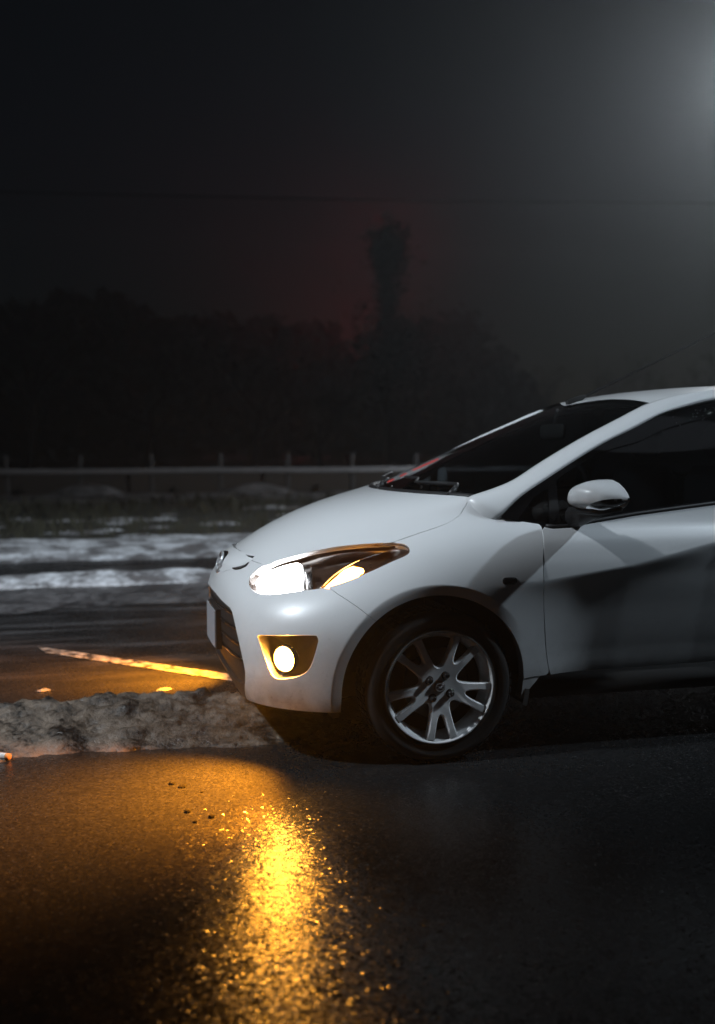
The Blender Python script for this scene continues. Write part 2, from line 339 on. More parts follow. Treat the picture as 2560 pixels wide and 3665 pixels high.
TR = json.loads('''{"headlight": [[0.2572, 0.5424], [0.2469, 0.5732], [0.2482, 0.6104], [0.2583, 0.6354], [0.2768, 0.6551], [0.3081, 0.6783], [0.3548, 0.7024], [0.4009, 0.7236], [0.4545, 0.7392], [0.5108, 0.7434], [0.5672, 0.7389], [0.615, 0.7273], [0.6371, 0.7159], [0.6508, 0.6972], [0.6568, 0.6773], [0.6567, 0.6583], [0.6461, 0.643], [0.6269, 0.6269], [0.5942, 0.5979], [0.5543, 0.5643], [0.528, 0.5449], [0.5015, 0.5287], [0.4733, 0.5198], [0.4461, 0.5139], [0.41, 0.5018], [0.3761, 0.492], [0.3394, 0.4886], [0.3019, 0.498], [0.2753, 0.5167]], "hood_front": [[0.1641, 0.668], [0.224, 0.6585], [0.2798, 0.6482]], "hood_shut": [[0.6027, 0.7317], [0.6272, 0.7507], [0.6533, 0.7778], [0.6743, 0.8029], [0.6873, 0.8258], [0.6937, 0.8517], [0.6896, 0.883], [0.6702, 0.9197], [0.6057, 0.9663], [0.5026, 1.0]], "seam": [[0.503, 0.528], [0.5204, 0.5021], [0.5404, 0.4753], [0.5593, 0.4476], [0.5775, 0.4184], [0.5914, 0.3937], [0.6001, 0.3833]], "fog": [[0.3534, 0.3156], [0.359, 0.293], [0.3702, 0.2599], [0.3821, 0.2216], [0.3926, 0.1869], [0.4008, 0.1683], [0.4086, 0.1601], [0.4193, 0.1598], [0.4365, 0.1658], [0.4526, 0.1744], [0.4664, 0.1864], [0.4761, 0.2024], [0.4832, 0.2272], [0.4897, 0.2669], [0.4939, 0.3007], [0.4952, 0.3187], [0.4923, 0.3314], [0.4864, 0.3362], [0.4445, 0.3319], [0.3985, 0.3243]], "mouth": [[0.0788, 0.4165], [0.1336, 0.4039], [0.1953, 0.3914], [0.1987, 0.3891], [0.2152, 0.3769], [0.2384, 0.339], [0.2603, 0.2947], [0.2784, 0.2507], [0.2933, 0.2052], [0.3006, 0.173], [0.3012, 0.1461], [0.2919, 0.1003], [0.264, 0.0293]], "arch_front": [[0.5387, 0.0024], [0.5401, 0.0607], [0.5405, 0.1038], [0.5415, 0.1405], [0.5438, 0.1744], [0.5473, 0.2062], [0.552, 0.2364], [0.5579, 0.2652], [0.5649, 0.2925], [0.5728, 0.3185], [0.5816, 0.343], [0.5913, 0.3658]], "arch_rear": [[0.6091, 0.3986], [0.6211, 0.4155], [0.634, 0.4298], [0.6477, 0.4414], [0.662, 0.4502], [0.677, 0.4562], [0.6924, 0.4594], [0.708, 0.4599], [0.7237, 0.4579], [0.7393, 0.4533], [0.7547, 0.4464], [0.7698, 0.4372], [0.7845, 0.4259], [0.7987, 0.4127], [0.8123, 0.3975], [0.8253, 0.3805], [0.8376, 0.3618], [0.8491, 0.3415], [0.8597, 0.3197], [0.8693, 0.2965], [0.8777, 0.2717], [0.8848, 0.2453], [0.8906, 0.2171], [0.895, 0.1867], [0.8978, 0.154], [0.8993, 0.1047]], "fender_low": [[0.8998, 0.1251], [0.9341, 0.1272], [0.9736, 0.1313]], "door_cut": [[0.9631, 0.2004], [0.9553, 0.2495], [0.9464, 0.3242], [0.9407, 0.3806], [0.9326, 0.4659], [0.9299, 0.543], [0.9338, 0.6528], [0.9404, 0.7719]], "fender_top": [[0.945, 1.0], [0.9, 1.0], [0.85, 1.0], [0.8, 1.0], [0.75, 1.0], [0.7, 1.0], [0.65, 1.0], [0.6, 1.0], [0.55, 1.0]], "badge": [[0.1664, 0.6661], [0.1674, 0.6379], [0.1516, 0.6099], [0.1038, 0.5921], [0.0668, 0.5534], [0.0167, 0.5377]], "hl_white": [[0.2702, 0.5346], [0.2572, 0.5739], [0.2633, 0.6173], [0.2903, 0.6531], [0.3239, 0.6776], [0.3579, 0.6899], [0.3843, 0.6814], [0.4174, 0.628], [0.4334, 0.5684], [0.4395, 0.5307], [0.4328, 0.515], [0.4, 0.5036], [0.3573, 0.497], [0.3147, 0.4981], [0.2865, 0.5117]], "hl_amber": [[0.4809, 0.5329], [0.491, 0.5656], [0.5037, 0.5964], [0.5101, 0.6176], [0.5212, 0.6386], [0.5364, 0.6502], [0.5511, 0.6356], [0.5606, 0.6088], [0.5605, 0.5851], [0.5545, 0.5734], [0.5356, 0.5585], [0.5145, 0.5434], [0.4953, 0.5299]], "hl_mid": [[0.4114, 0.6535], [0.424, 0.6616], [0.4464, 0.6136], [0.4581, 0.5676], [0.4636, 0.5308], [0.4577, 0.5232], [0.4474, 0.5464], [0.4351, 0.5969]], "hl_bar": [[0.4809, 0.5329], [0.491, 0.5656], [0.507, 0.6069], [0.5278, 0.6431], [0.556, 0.6757], [0.5938, 0.697]]}''')
def crom(P, n=4, closed=False):
    P = np.array(P, float); m = len(P); out = []
    rng = range(m) if closed else range(m - 1)
    for i in rng:
        if closed: a, b, c, d = P[(i - 1) % m], P[i], P[(i + 1) % m], P[(i + 2) % m]
        else: a, b, c, d = P[max(i - 1, 0)], P[i], P[i + 1], P[min(i + 2, m - 1)]
        for k in range(n):
            s = k / n; out.append(.5 * (2 * b + (c - a) * s + (2 * a - 5 * b + 4 * c - d) * s * s + (3 * b - a - 3 * c + d) * s ** 3))
    if not closed: out.append(P[-1])
    return np.array(out)
def inside(poly, q):
    x, y = q[:, 0], q[:, 1]; r = np.zeros(len(q), bool); px, py = poly[:, 0], poly[:, 1]; j = len(poly) - 1
    for i in range(len(poly)):
        c = ((py[i] > y) != (py[j] > y)) & (x < (px[j] - px[i]) * (y - py[i]) / (py[j] - py[i] + 1e-15) + px[i]); r ^= c; j = i
    return r
def normals_of(fn, ab):
    e = 1e-3; du = fn(ab[:, 0] + e, ab[:, 1]) - fn(ab[:, 0] - e, ab[:, 1]); dv = fn(ab[:, 0], ab[:, 1] + e) - fn(ab[:, 0], ab[:, 1] - e)
    n = np.cross(du, dv); return n / (np.linalg.norm(n, axis=1, keepdims=True) + 1e-12)
def inset_poly(poly, fn, d, scale, fixed=None):
    """shrink a trim polygon by d metres, measured on the surface"""
    q = poly.copy(); P = fn(poly[:, 0], poly[:, 1]); m = len(poly); S = np.array(scale)
    area = .5 * np.sum(poly[:, 0] * np.roll(poly[:, 1], -1) - np.roll(poly[:, 0], -1) * poly[:, 1]); sg = 1 if area > 0 else -1
    T = (np.roll(poly, -1, 0) - np.roll(poly, 1, 0)) * S; nn = np.stack([-T[:, 1], T[:, 0]], -1) * sg; nn /= np.linalg.norm(nn, axis=1, keepdims=True) + 1e-12
    e = 2e-3; loc = np.linalg.norm(fn(poly[:, 0] + nn[:, 0] / S[0] * e, poly[:, 1] + nn[:, 1] / S[1] * e) - P, axis=1) / e
    q = poly + nn / S * (d / np.maximum(loc, .2))[:, None]
    if fixed is not None: f = fixed(poly); q[f] = poly[f]
    return q
def panel(poly, fn, step=.03, scale=(1, 1), sign=1, off=0., flange=((0, .012),), holes=(), skip=None, mirror=False, extra=None):
    """trim a surface by a polygon; returns V,F,N with a turned-in edge. skip(mid)->True leaves an edge without flange"""
    S = np.array(scale); loops = [np.array(poly, float)] + [np.array(h, float) for h in holes]
    pts = np.concatenate(loops); edges = []; o = 0
    for L in loops:
        edges += [(o + i, o + (i + 1) % len(L)) for i in range(len(L))]; o += len(L)
    lo, hi = loops[0].min(0), loops[0].max(0); gx = np.arange(lo[0], hi[0], step / S[0]); gy = np.arange(lo[1], hi[1], step / S[1] * .866)
    g = np.array([(x + (.5 * step / S[0] if k % 2 else 0), y) for k, y in enumerate(gy) for x in gx]).reshape(-1, 2)
    if extra is not None: g = np.concatenate([g[np.min(np.linalg.norm((g[:, None] - extra[None, ::3]) * S, axis=2), axis=1) > step * .4], extra])
    ok = inside(loops[0], g)
    for h in loops[1:]: ok &= ~inside(h, g)
    g = g[ok]
    if len(g):
        dm = np.min(np.linalg.norm((g[:, None] - pts[None]) * S, axis=2), axis=1); g = g[dm > (step * .45 if extra is None else .004)]
    allp = np.concatenate([pts, g]) if len(g) else pts
    r = delaunay_2d_cdt([Vector((a * S[0], b * S[1])) for a, b in allp], edges, [], 0, 1e-7)
    P2 = np.array([tuple(v) for v in r[0]]) / S; T = np.array([tuple(f) for f in r[2]])
    cen = P2[T].mean(1); ok = inside(loops[0], cen)
    for h in loops[1:]: ok &= ~inside(h, cen)
    T = T[ok]
    Nn = normals_of(fn, P2) * sign; V = fn(P2[:, 0], P2[:, 1]) + Nn * off
    fnm = np.cross(V[T[:, 1]] - V[T[:, 0]], V[T[:, 2]] - V[T[:, 0]]); flip = np.einsum('ij,ij->i', fnm, Nn[T].mean(1)) < 0
    T[flip] = T[flip][:, ::-1]
    V = V.tolist(); F = [tuple(t) for t in T]; NN = Nn.tolist()
    for li, L in enumerate(loops):
        if not flange: break
        n = normals_of(fn, L) * sign; B = fn(L[:, 0], L[:, 1]) + n * off; m = len(L)
        t = np.roll(B, -1, 0) - np.roll(B, 1, 0); outw = np.cross(t, n); outw /= np.linalg.norm(outw, axis=1, keepdims=True) + 1e-12
        area = .5 * np.sum(L[:, 0] * np.roll(L[:, 1], -1) - np.roll(L[:, 0], -1) * L[:, 1]) * sign
        if (area < 0) != (li > 0): outw = -outw
        fl_ = flange if li == 0 else tuple((a, min(d, .006)) for a, d in flange); rings = [B] + [B + outw * a - n * d for a, d in fl_]; o = len(V)
        for R in rings: V += R.tolist(); NN += [[0, 0, 0]] * m
        for k in range(len(rings) - 1):
            for i in range(m):
                j = (i + 1) % m
                if skip is not None and skip(L[i]) and skip(L[j]): continue
                q = (o + k * m + i, o + k * m + j, o + k * m + m + j, o + k * m + m + i)
                fnv = np.cross(np.array(V[q[1]]) - V[q[0]], np.array(V[q[3]]) - V[q[0]])
                if np.dot(fnv, outw[i] + n[i] * .3) < 0: q = q[::-1]
                F.append(q)
    V = np.array(V); NN = np.array(NN)
    if mirror:
        k = len(V); V = np.concatenate([V, V * [1, -1, 1]]); NN = np.concatenate([NN, NN * [1, -1, 1]])
        F = F + [tuple(i + k for i in f[::-1]) for f in F]
    return V, F, NN
def flipy(res):
    V, F, n = res; return np.array(V) * [1, -1, 1], [f[::-1] for f in F], np.array(n) * [1, -1, 1]
PS = (1.55, 1.25)
_gu, _gt = np.meshgrid(np.linspace(.45, 1, 111), np.linspace(0, .8, 161)); _gu = _gu.ravel(); _gt = _gt.ravel(); _GP = patch(_gu, _gt)
def inv_side(xz):
    out = []
    for x, z in xz:
        k = np.argmin(np.hypot(_GP[:, 0] - x, _GP[:, 2] - z) + np.where(_GP[:, 1] < -.6, 0, 9)); out.append((_gu[k], _gt[k]))
    q = np.array(out); T = np.array(xz); e = 1e-4
    for _ in range(6):
        P0 = patch(q[:, 0], q[:, 1]); a = (patch(q[:, 0] + e, q[:, 1]) - P0)[:, [0, 2]] / e; b = (patch(q[:, 0], q[:, 1] + e) - P0)[:, [0, 2]] / e
        r = T - P0[:, [0, 2]]; det = a[:, 0] * b[:, 1] - a[:, 1] * b[:, 0]; det = np.where(abs(det) < 1e-5, 1e-5, det)
        q = q + np.clip(np.stack([(r[:, 0] * b[:, 1] - r[:, 1] * b[:, 0]) / det, (a[:, 0] * r[:, 1] - a[:, 1] * r[:, 0]) / det], -1), -.01, .01)
    return q[(q[:, 0] > .4) & (q[:, 0] < 1) & (q[:, 1] > .004) & (q[:, 1] < .99)]
ARCH = inv_side([(ACX + r_ * math.cos(rad(a_)), ACZ + r_ * math.sin(rad(a_))) for r_ in (.416, .408, .4035, .399, .394, .386, .376) for a_ in np.arange(20, 192, 1.6)] + [(x_, z_) for x_ in (ACX - .408, ACX - .4035, ACX - .399, ACX - .394, ACX - .386) for z_ in np.arange(.22, .28, .012)])
A_ = np.array
CAR = tag(empty('car', (0, 0, 0)), 'white hatchback car with lit headlight and glowing amber fog lamp', 'car')
def put(name, res, mat, parent=CAR, label=None):
    o = link_mesh(name, res[0], res[1], mat, parent, True, res[2])
    if label: o['label'] = label
    return o
hl = crom(TR['headlight'], 3, True); HL = TR['headlight']
seg = lambda P, n=3: crom(P, n)[:-1]
cen = lambda q: q[0] < 1e-6
cfix = lambda P: P[:, 0] < 1e-6
# bonnet
hood = np.concatenate([[[0, .697]], seg([[0, .697], [.09, .690]] + TR['hood_front'][:1] + TR['hood_front'][1:] + HL[5:11] + TR['hood_shut'])[1:],
                       np.stack([np.linspace(.5026, 0, 24), np.ones(24) * .998], -1)])
hood_i = inset_poly(hood, patch, .0026, PS, cfix); hood_i[:, 1] = np.minimum(hood_i[:, 1], .998)
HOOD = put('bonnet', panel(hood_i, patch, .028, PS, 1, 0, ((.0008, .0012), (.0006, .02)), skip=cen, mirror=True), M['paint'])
# front bumper cover
mouth = [[0, .424], [.045, .423]] + TR['mouth'][:-1] + [[.268, .012]]
bump = np.concatenate([seg(mouth), [[.27, .0]], np.stack([np.linspace(.285, .535, 18), np.zeros(18)], -1), seg(TR['arch_front'] + TR['seam'][-1:]), seg(TR['seam'][::-1]),
                       crom(HL[21:] + HL[:5], 3)[1:], [TR['hood_front'][2], TR['hood_front'][1]], seg([TR['hood_front'][0], [.09, .690], [0, .697]]), [[0, .697]]])
bump_i = inset_poly(bump, patch, .0019, PS, cfix)
fog = crom(TR['fog'], 3, True)
bump_i[:, 1] = np.maximum(bump_i[:, 1], 0)
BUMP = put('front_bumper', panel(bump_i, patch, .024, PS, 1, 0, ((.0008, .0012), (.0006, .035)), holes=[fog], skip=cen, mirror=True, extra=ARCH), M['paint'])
# front wings
wing = np.concatenate([seg(TR['seam']), seg(TR['seam'][-1:] + TR['arch_rear'][:-1] + TR['fender_low'][:1]), seg(TR['fender_low'] + TR['door_cut'] + TR['fender_top'][:1], 4),
                       TR['fender_top'], seg(TR['hood_shut'][::-1]), crom(HL[11:22], 3)[1:-1]])
wing_i = inset_poly(wing, patch, .0013, PS, lambda P: P[:, 1] > .999)
wing_i[:, 1] = np.minimum(wing_i[:, 1], 1)
wg = panel(wing_i, patch, .024, PS, 1, 0, ((.0008, .0012), (.0006, .03)), extra=ARCH)
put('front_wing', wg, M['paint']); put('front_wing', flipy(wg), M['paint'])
# black lower mouth: grille backing, slats, lip
def mouth_surf(u, t): P = patch(u, t, False); n = normals_of(lambda a, b: patch(a, b, False), np.stack([np.atleast_1d(u), np.atleast_1d(t)], -1)); return P - n * .022
gb = np.concatenate([seg([[0, .44]] + [[.045, .44]] + [[a, b + .012] for a, b in TR['mouth'][:4]] + [[a + .02, b] for a, b in TR['mouth'][4:-1]] + [[.285, .005]], 3), [[.27, -.0], [.2, 0], [.1, 0], [0, 0]]])
put('grille', panel(gb, mouth_surf, .04, PS, 1, 0, None, mirror=True), M['black'])
gr = bpy.data.objects['grille']
for k, tz in enumerate((.20, .255, .31, .365)):
    mb = MB(); us = np.linspace(-.27, .27, 31); pts = []
    for u_ in us:
        P = patch(abs(u_), tz, False)[0]; pts.append((P[0] + .019, P[1] * (1 if u_ >= 0 else -1), P[2]))
    mb.tube(pts, .007, 6); mb.obj('slat', M['gloss_black'], gr)
lip = np.array([[0, .075], [.06, .075], [.12, .075], [.18, .078], [.24, .085], [.287, .095], [.29, .06], [.272, .004], [.2, -.02], [.1, -.02], [0, -.02]])
put('bumper_lip', panel(crom(lip, 3), lambda u, t: patch(u, t, False), .03, PS, 1, -.006, ((0, .03),), skip=cen, mirror=True), M['black'])
# side doors, sills, rear sides
BELT = lambda x: np.interp(x, [.2, .41, .45, .53, .66, .81, .99, 1.18, 2.0, 2.7], [.94, .888, .879, .882, .902, .922, .941, .960, 1.03, 1.09])
def rows(xs): return [[x, float(BELT(x)) - .002] for x in xs]
cut = [[.4095, .872], [.401, .80], [.3965, .716], [.4015, .646], [.4145, .56], [.4235, .50], [.4375, .42], [.450, .37], [.463, .325], [.478, .296], [.497, .281], [.525, .2765]]
door = np.concatenate([crom(cut, 4), np.stack([np.linspace(.56, 1.33, 20), np.full(20, .2735)], -1), crom([[1.345, .29], [1.352, .5], [1.352, .8], [1.352, BELT(1.352) - .002]], 6), rows(np.linspace(1.32, .42, 26))])
def crease_pts(x0, x1):
    xs = np.arange(x0, x1, .014); return np.concatenate([np.stack([xs, zcrease(xs) + dz], -1) for dz in (.016, .005, 0., -.006, -.014, -.026, -.042)])
dr = panel(door, side, .03, (1, 1), 1, 0, ((.0008, .0012), (.0006, .025)), extra=crease_pts(.41, 1.345))
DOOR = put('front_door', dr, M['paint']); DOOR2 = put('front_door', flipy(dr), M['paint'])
door2 = np.concatenate([[[1.358, .285], [1.36, .8]], rows(np.linspace(1.36, 2.25, 22)), crom([[2.25, .95], [2.24, .75], [2.16, .62], [2.08, .48], [2.04, .36], [2.02, .285]], 4)])
d2 = panel(door2, side, .045, (1, 1), 1, 0, ((.0008, .0012), (.0006, .025)), extra=crease_pts(1.37, 2.2))
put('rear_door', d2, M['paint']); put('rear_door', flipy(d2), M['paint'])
RA = [(2.49 + .36 * math.cos(rad(a)), .283 + .36 * math.sin(rad(a))) for a in range(170, 9, -8)]
q = [[2.045, .285], [2.09, .48], [2.17, .62], [2.25, .75], [2.258, .95]] + rows(np.linspace(2.262, 2.75, 9)) + [[2.95, 1.08], [3.06, .9], [3.12, .6], [3.10, .3], [3.0, .22], [2.87, .22]] + RA[::-1] + [[2.125, .29]]
rq = panel(np.array(q), side, .05, (1, 1), 1, 0, ((0, .03),)); put('rear_wing', rq, M['paint']); put('rear_wing', flipy(rq), M['paint'])
sill = np.concatenate([[[.344, .214], [.344, .297], [.40, .299], [.455, .300], [.468, .29], [.488, .274], [.52, .269]], np.stack([np.linspace(.56, 2.1, 30), np.full(30, .2665)], -1), np.stack([np.linspace(2.125, .36, 34), np.full(34, .211)], -1)])
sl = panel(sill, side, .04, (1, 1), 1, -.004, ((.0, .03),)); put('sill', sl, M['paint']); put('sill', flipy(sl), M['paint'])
# tail: hatch and rear bumper, closing the body
ys = np.linspace(-1, 1, 25); zs = np.linspace(.22, 1.08, 16)
Yg, Zg = np.meshgrid(ys, zs); w = np.array([[-side(3.05, z)[0, 1]] for z in zs]); Xg = 3.08 - .10 * (Zg - .6) ** 2 * 4 + .10 * (1 - Yg ** 4); grid_mesh('tailgate', Xg, Yg * w, Zg, M['paint'], CAR)
# ------------------------------------------------------------------ greenhouse
E1 = A_([(.150, -.650, .985), (.171, -.66, 1.0), (.257, -.655, 1.025), (.351, -.645, 1.059), (.45, -.63, 1.114), (.574, -.61, 1.179), (.70, -.59, 1.240), (.839, -.57, 1.302), (.941, -.55, 1.347), (1.0, -.54, 1.369), (1.10, -.53, 1.395), (1.25, -.525, 1.416), (1.5, -.52, 1.432), (1.8, -.52, 1.437), (2.2, -.52, 1.418), (2.75, -.52, 1.34)])
E2z = A_([(.232, .900), (.256, .924), (.279, .946), (.34, .998), (.465, 1.071), (.626, 1.157), (.727, 1.206), (.863, 1.262), (1.002, 1.32), (1.141, 1.356), (1.28, 1.383), (1.5, 1.402), (1.75, 1.405), (2.05, 1.392), (2.4, 1.34), (2.7, 1.24)])
E2y0 = {0: -.733, 1: -.744, 2: -.747, 3: -.742}
E2 = np.stack([E2z[:, 0], -(glass_w(E2z[:, 1]) + .004) + .03 * np.clip(E2z[:, 0] - 2, 0, 2) ** 2, E2z[:, 1]], -1)
for k_, v_ in E2y0.items(): E2[k_, 1] = v_
nA = 5
a = crom(E1, nA); b = crom(E2, nA); K = 9; V = []; NNs = []
for i in range(len(a)):
    tang = (a[min(i + 1, len(a) - 1)] - a[max(i - 1, 0)]); ac = b[i] - a[i]; n = np.cross(tang, ac); n /= np.linalg.norm(n)
    if n[2] - n[1] < 0: n = -n
    L = np.linalg.norm(ac)
    for k in range(K):
        s = k / (K - 1); V.append(a[i] * (1 - s) + b[i] * s + n * (.16 * L * 4 * s * (1 - s) * .7 + .003))
V = np.array(V); F = [(i * K + k, i * K + k + 1, i * K + K + k + 1, i * K + K + k) for i in range(len(a) - 1) for k in range(K - 1)]
# turned-in edges
o = len(V); inn = A_([.0, .02, -.012]); V = np.concatenate([V, V[0:len(a) * K:K] + A_([.004, .012, -.014]), V[K - 1:len(a) * K:K] + inn])
for i in range(len(a) - 1):
    F += [(i * K, i * K + K, o + i + 1, o + i), (i * K + K - 1, o + len(a) + i, o + len(a) + i + 1, i * K + 2 * K - 1)]
fn0 = np.cross(V[F[0][1]] - V[F[0][0]], V[F[0][3]] - V[F[0][0]])
if fn0[2] - fn0[1] < 0: F = [f[::-1] for f in F]
link_mesh('roof_pillar', V, F, M['paint'], CAR); link_mesh('roof_pillar', V * [1, -1, 1], [f[::-1] for f in F], M['paint'], CAR)
# roof skin
rfx = lambda y: np.interp(np.abs(y), [0, .1, .25, .4, .54], [.872, .905, .965, .990, 1.0])
RC = [(.60, 1.27), (.872, 1.374), (.927, 1.393), (1.034, 1.415), (1.177, 1.437), (1.359, 1.456), (1.661, 1.470), (2.2, 1.455), (2.8, 1.375)]
rcz = lambda x: cub([p_[0] for p_ in RC], [p_[1] for p_ in RC], x)
e1z = lambda x: cub(E1[:, 0], E1[:, 2], x); e1y = lambda x: cub(E1[:, 0], E1[:, 1], x)
Vv, Ss = np.meshgrid(np.linspace(0, 1, 40), np.linspace(-1, 1, 41))
Y0 = Ss * .545; X0 = rfx(Y0) + Vv * (2.76 - rfx(Y0)); Y0 = Ss * (-e1y(X0) + .004)
Z0 = rcz(X0) + (e1z(X0) + .002 - rcz(X0)) * np.abs(Ss) ** 2.6
grid_mesh('roof', X0, Y0, Z0, M['paint'], CAR)
# windscreen between the cowl line and the roof edge
Vv, Ss = np.meshgrid(np.linspace(0, 1, 30), np.linspace(-1, 1, 41))
cw = patch(np.linspace(0, .503, 60), np.ones(60)); cs = np.linspace(0, 1, 60)
sa = np.abs(Ss); lo_ = np.stack([np.interp(sa, cs, cw[:, 0]) + .012, np.interp(sa, cs, -cw[:, 1]) * np.sign(Ss), np.interp(sa, cs, cw[:, 2]) - .008], -1)
yt = Ss * .545; hx = rfx(yt) + .012; tp = np.stack([hx, yt, rcz(hx) + (e1z(1.0) - rcz(hx)) * np.abs(Ss) ** 2.6 - .006], -1)
Pw = lo_ * (1 - Vv[..., None]) + tp * Vv[..., None]; Pw[..., 2] += 4 * Vv * (1 - Vv) * (.012 * (1 - sa ** 2) - .001)
ws = grid_mesh('windscreen', Pw[..., 0], Pw[..., 1], Pw[..., 2], M['screen'], CAR)
def ws_at(s, v):
    i = int(round((s + 1) / 2 * 40)); k = int(round(v * 29)); return Vector(Pw[i, k])
# black band printed round the screen is a real strip of trim along the cowl
mb = MB(); pts = [ws_at(s, 0) + Vector((.0, 0, .004)) for s in np.linspace(-1, 1, 41)]
mb.tube(pts, .014, 6); mb.obj('cowl_trim', M['black'], CAR)
for s0, s1 in ((-.75, -.1), (.05, .7)):
    mb = MB(); P0 = [ws_at(s0 + (s1 - s0) * k / 10, .05 + .05 * k / 10) + Vector((-.012, 0, .018)) for k in range(11)]; mb.tube(P0, [.010] * 5 + [.007] * 6, 6)
    mb.tube([P0[0], P0[0] + Vector((-.03, 0, -.03))], .012, 6); mb.obj('wiper', M['black'], CAR)
# side windows: black surround, tinted glass
def top_z(x): return cub(E2z[:, 0], E2z[:, 1], x)
dlo = np.concatenate([[[.26, .926]], [[x, float(BELT(x)) - .003] for x in (.31, .36, .41, .45, .5, .56)], [[x, float(BELT(x)) - .003] for x in np.linspace(.62, 2.45, 36)], [[x, float(top_z(x)) - .002] for x in np.linspace(2.45, .285, 60)]])
def dlo_ring(inset_m): return inset_poly(dlo, green, inset_m, (1, 1))
fr_poly = dlo
gl1 = np.concatenate([[[.50, .905]], [[x, float(BELT(x)) + .018] for x in np.linspace(.54, 1.29, 18)], [[x, float(top_z(x)) - .026] for x in np.linspace(1.285, .50, 26)]])
gl2 = np.concatenate([[[x, float(BELT(x)) + .018] for x in np.linspace(1.39, 2.10, 14)], [[x, float(top_z(x)) - .026] for x in np.linspace(2.10, 1.39, 14)]])
gl0 = A_([[.325, .915], [.455, .897], [.465, 1.035], [.40, .998]])
wf = panel(fr_poly, green, .05, (1, 1), 1, -.006, ((0, .02),), holes=[gl1, gl2, gl0])
for fl in (False, True):
    f_ = flipy if fl else (lambda r_: r_)
    put('window_surround', f_(wf), M['gloss_black'])
    put('window', f_(panel(gl1, green, .05, (1, 1), 1, -.008, None)), M['tint']); put('window', f_(panel(gl2, green, .05, (1, 1), 1, -.008, None)), M['tint']); put('window', f_(panel(gl0, green, .05, (1, 1), 1, -.008, None)), M['tint'])
    sg = 1 if fl else -1
    mb = MB(); mb.tube([(x, sg * float(-side(x, BELT(x) + .004)[0, 1]) * 1.0 - sg * .004, float(BELT(x)) + .004) for x in np.linspace(.43, 1.345, 24)], .009, 6); mb.obj('belt_strip', M['black'], CAR)
# raindrops clinging to the wind deflector above the window
mb = MB()
for k in range(46):
    x = 1.33 - abs(RNG.normal(0, .20)); zt = float(top_z(x)) - .022 - RNG.random() * .045; P = green(x, zt)[0]; r_ = .0022 + .0026 * RNG.random()
    mb.lathe([(-r_, 0.0004), (-r_ * .6, r_ * .8), (0, r_), (r_ * .4, r_ * .4)], 6, 'y', (P[0], P[1] - .0085, P[2]))
dp = mb.obj('raindrops', M['chrome'], CAR); dp['kind'] = 'stuff'
vis = np.concatenate([[[x, float(top_z(x)) - .004] for x in np.linspace(.60, 1.34, 18)], [[x, float(top_z(x)) - .012 - .05 * min(1, (x - .6) / .3)] for x in np.linspace(1.34, .60, 18)]])
wv = panel(vis, green, .04, (1, 1), 1, .004, ((0, .006),)); put('wind_deflector', wv, M['tint']); put('wind_deflector', flipy(wv), M['tint'])
# cabin
mb = MB(); mb.box((.05, -.66, .62), (.62, .66, .93), .07); DASH = mb.obj('dashboard', M['interior'], CAR)
for sx_ in (-.34, .34):
    mb = MB(); mb.box((1.02, sx_ - .24, .45), (1.50, sx_ + .24, .60), .06); mb.box((1.40, sx_ - .23, .58), (1.56, sx_ + .23, 1.10), .06); mb.box((1.44, sx_ - .13, 1.13), (1.54, sx_ + .13, 1.30), .045); mb.obj('seat', M['seat'], CAR)
mb = MB(); mb.box((2.1, -.62, .5), (2.3, .62, 1.2), .06); mb.obj('rear_bench', M['seat'], CAR)
mb = MB(); ring = [(.72 + .05 * math.sin(a), -.34 + .18 * math.cos(a), .93 + .175 * math.sin(a)) for a in np.linspace(0, 2 * math.pi, 25)]; mb.tube(ring, .014, 8); mb.tube([(.60, -.34, .88), (.72, -.34, .93)], .03, 8); mb.obj('steering_wheel', M['interior'], CAR)
mb = MB(); mb.box((.80, -.12, 1.22), (.83, .12, 1.29), .014); mb.tube([(.82, 0, 1.28), (.84, 0, 1.36)], .008, 6); mb.obj('rear_view_mirror', M['interior'], CAR)
# red reflection on the windscreen's far edge, put in as glowing segments
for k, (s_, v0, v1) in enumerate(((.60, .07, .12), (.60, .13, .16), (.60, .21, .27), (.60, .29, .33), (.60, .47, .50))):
    mb = MB(); mb.tube([ws_at(s_, v0) + Vector((.004, 0, -.012)), ws_at(s_, v1) + Vector((.004, 0, -.012))], .0035, 5); mb.obj('red_reflection_segment', M['red_reflection'], ws)
# antenna
mb = MB(); base = Vector((.90, .0, 1.385)); d = Vector((.80, 0, .365)).normalized()
mb.tube([base - d * .01, base + d * .05, base + d * .09], [.022, .017, .006], 8); mb.tube([base + d * .06, base + d * .95], [.0068, .0048], 6); mb.obj('antenna', M['liner'], CAR)
# underbody and inner wheel housings
mb = MB(); mb.box((-.60, -.50, .20), (3.0, .50, .32)); mb.box((.36, -.76, .215), (2.12, .76, .30)); mb.box((-.50, -.60, .32), (.0, .60, .62)); mb.box((.36, -.74, .30), (.44, .74, .84)); mb.obj('underbody', M['liner'], CAR)
for xc in (ACX, 2.49):
    for sg in (-1, 1):
        mb = MB(); V = []; F = []; n_ = 30
        for i in range(n_ + 1):
            a_ = rad(-14 + 208 * i / n_)
            for yy, rr in ((.77, .375), (.76, .40), (.50, .40), (.44, .30)): V.append((xc + rr * math.cos(a_), sg * yy, .283 + rr * math.sin(a_)))
        for i in range(n_):
            for k in range(3): F.append((i * 4 + k, i * 4 + k + 1, i * 4 + 5 + k, i * 4 + 4 + k))
        mb.add(V, F); mb.obj('wheel_housing', M['liner'], CAR)
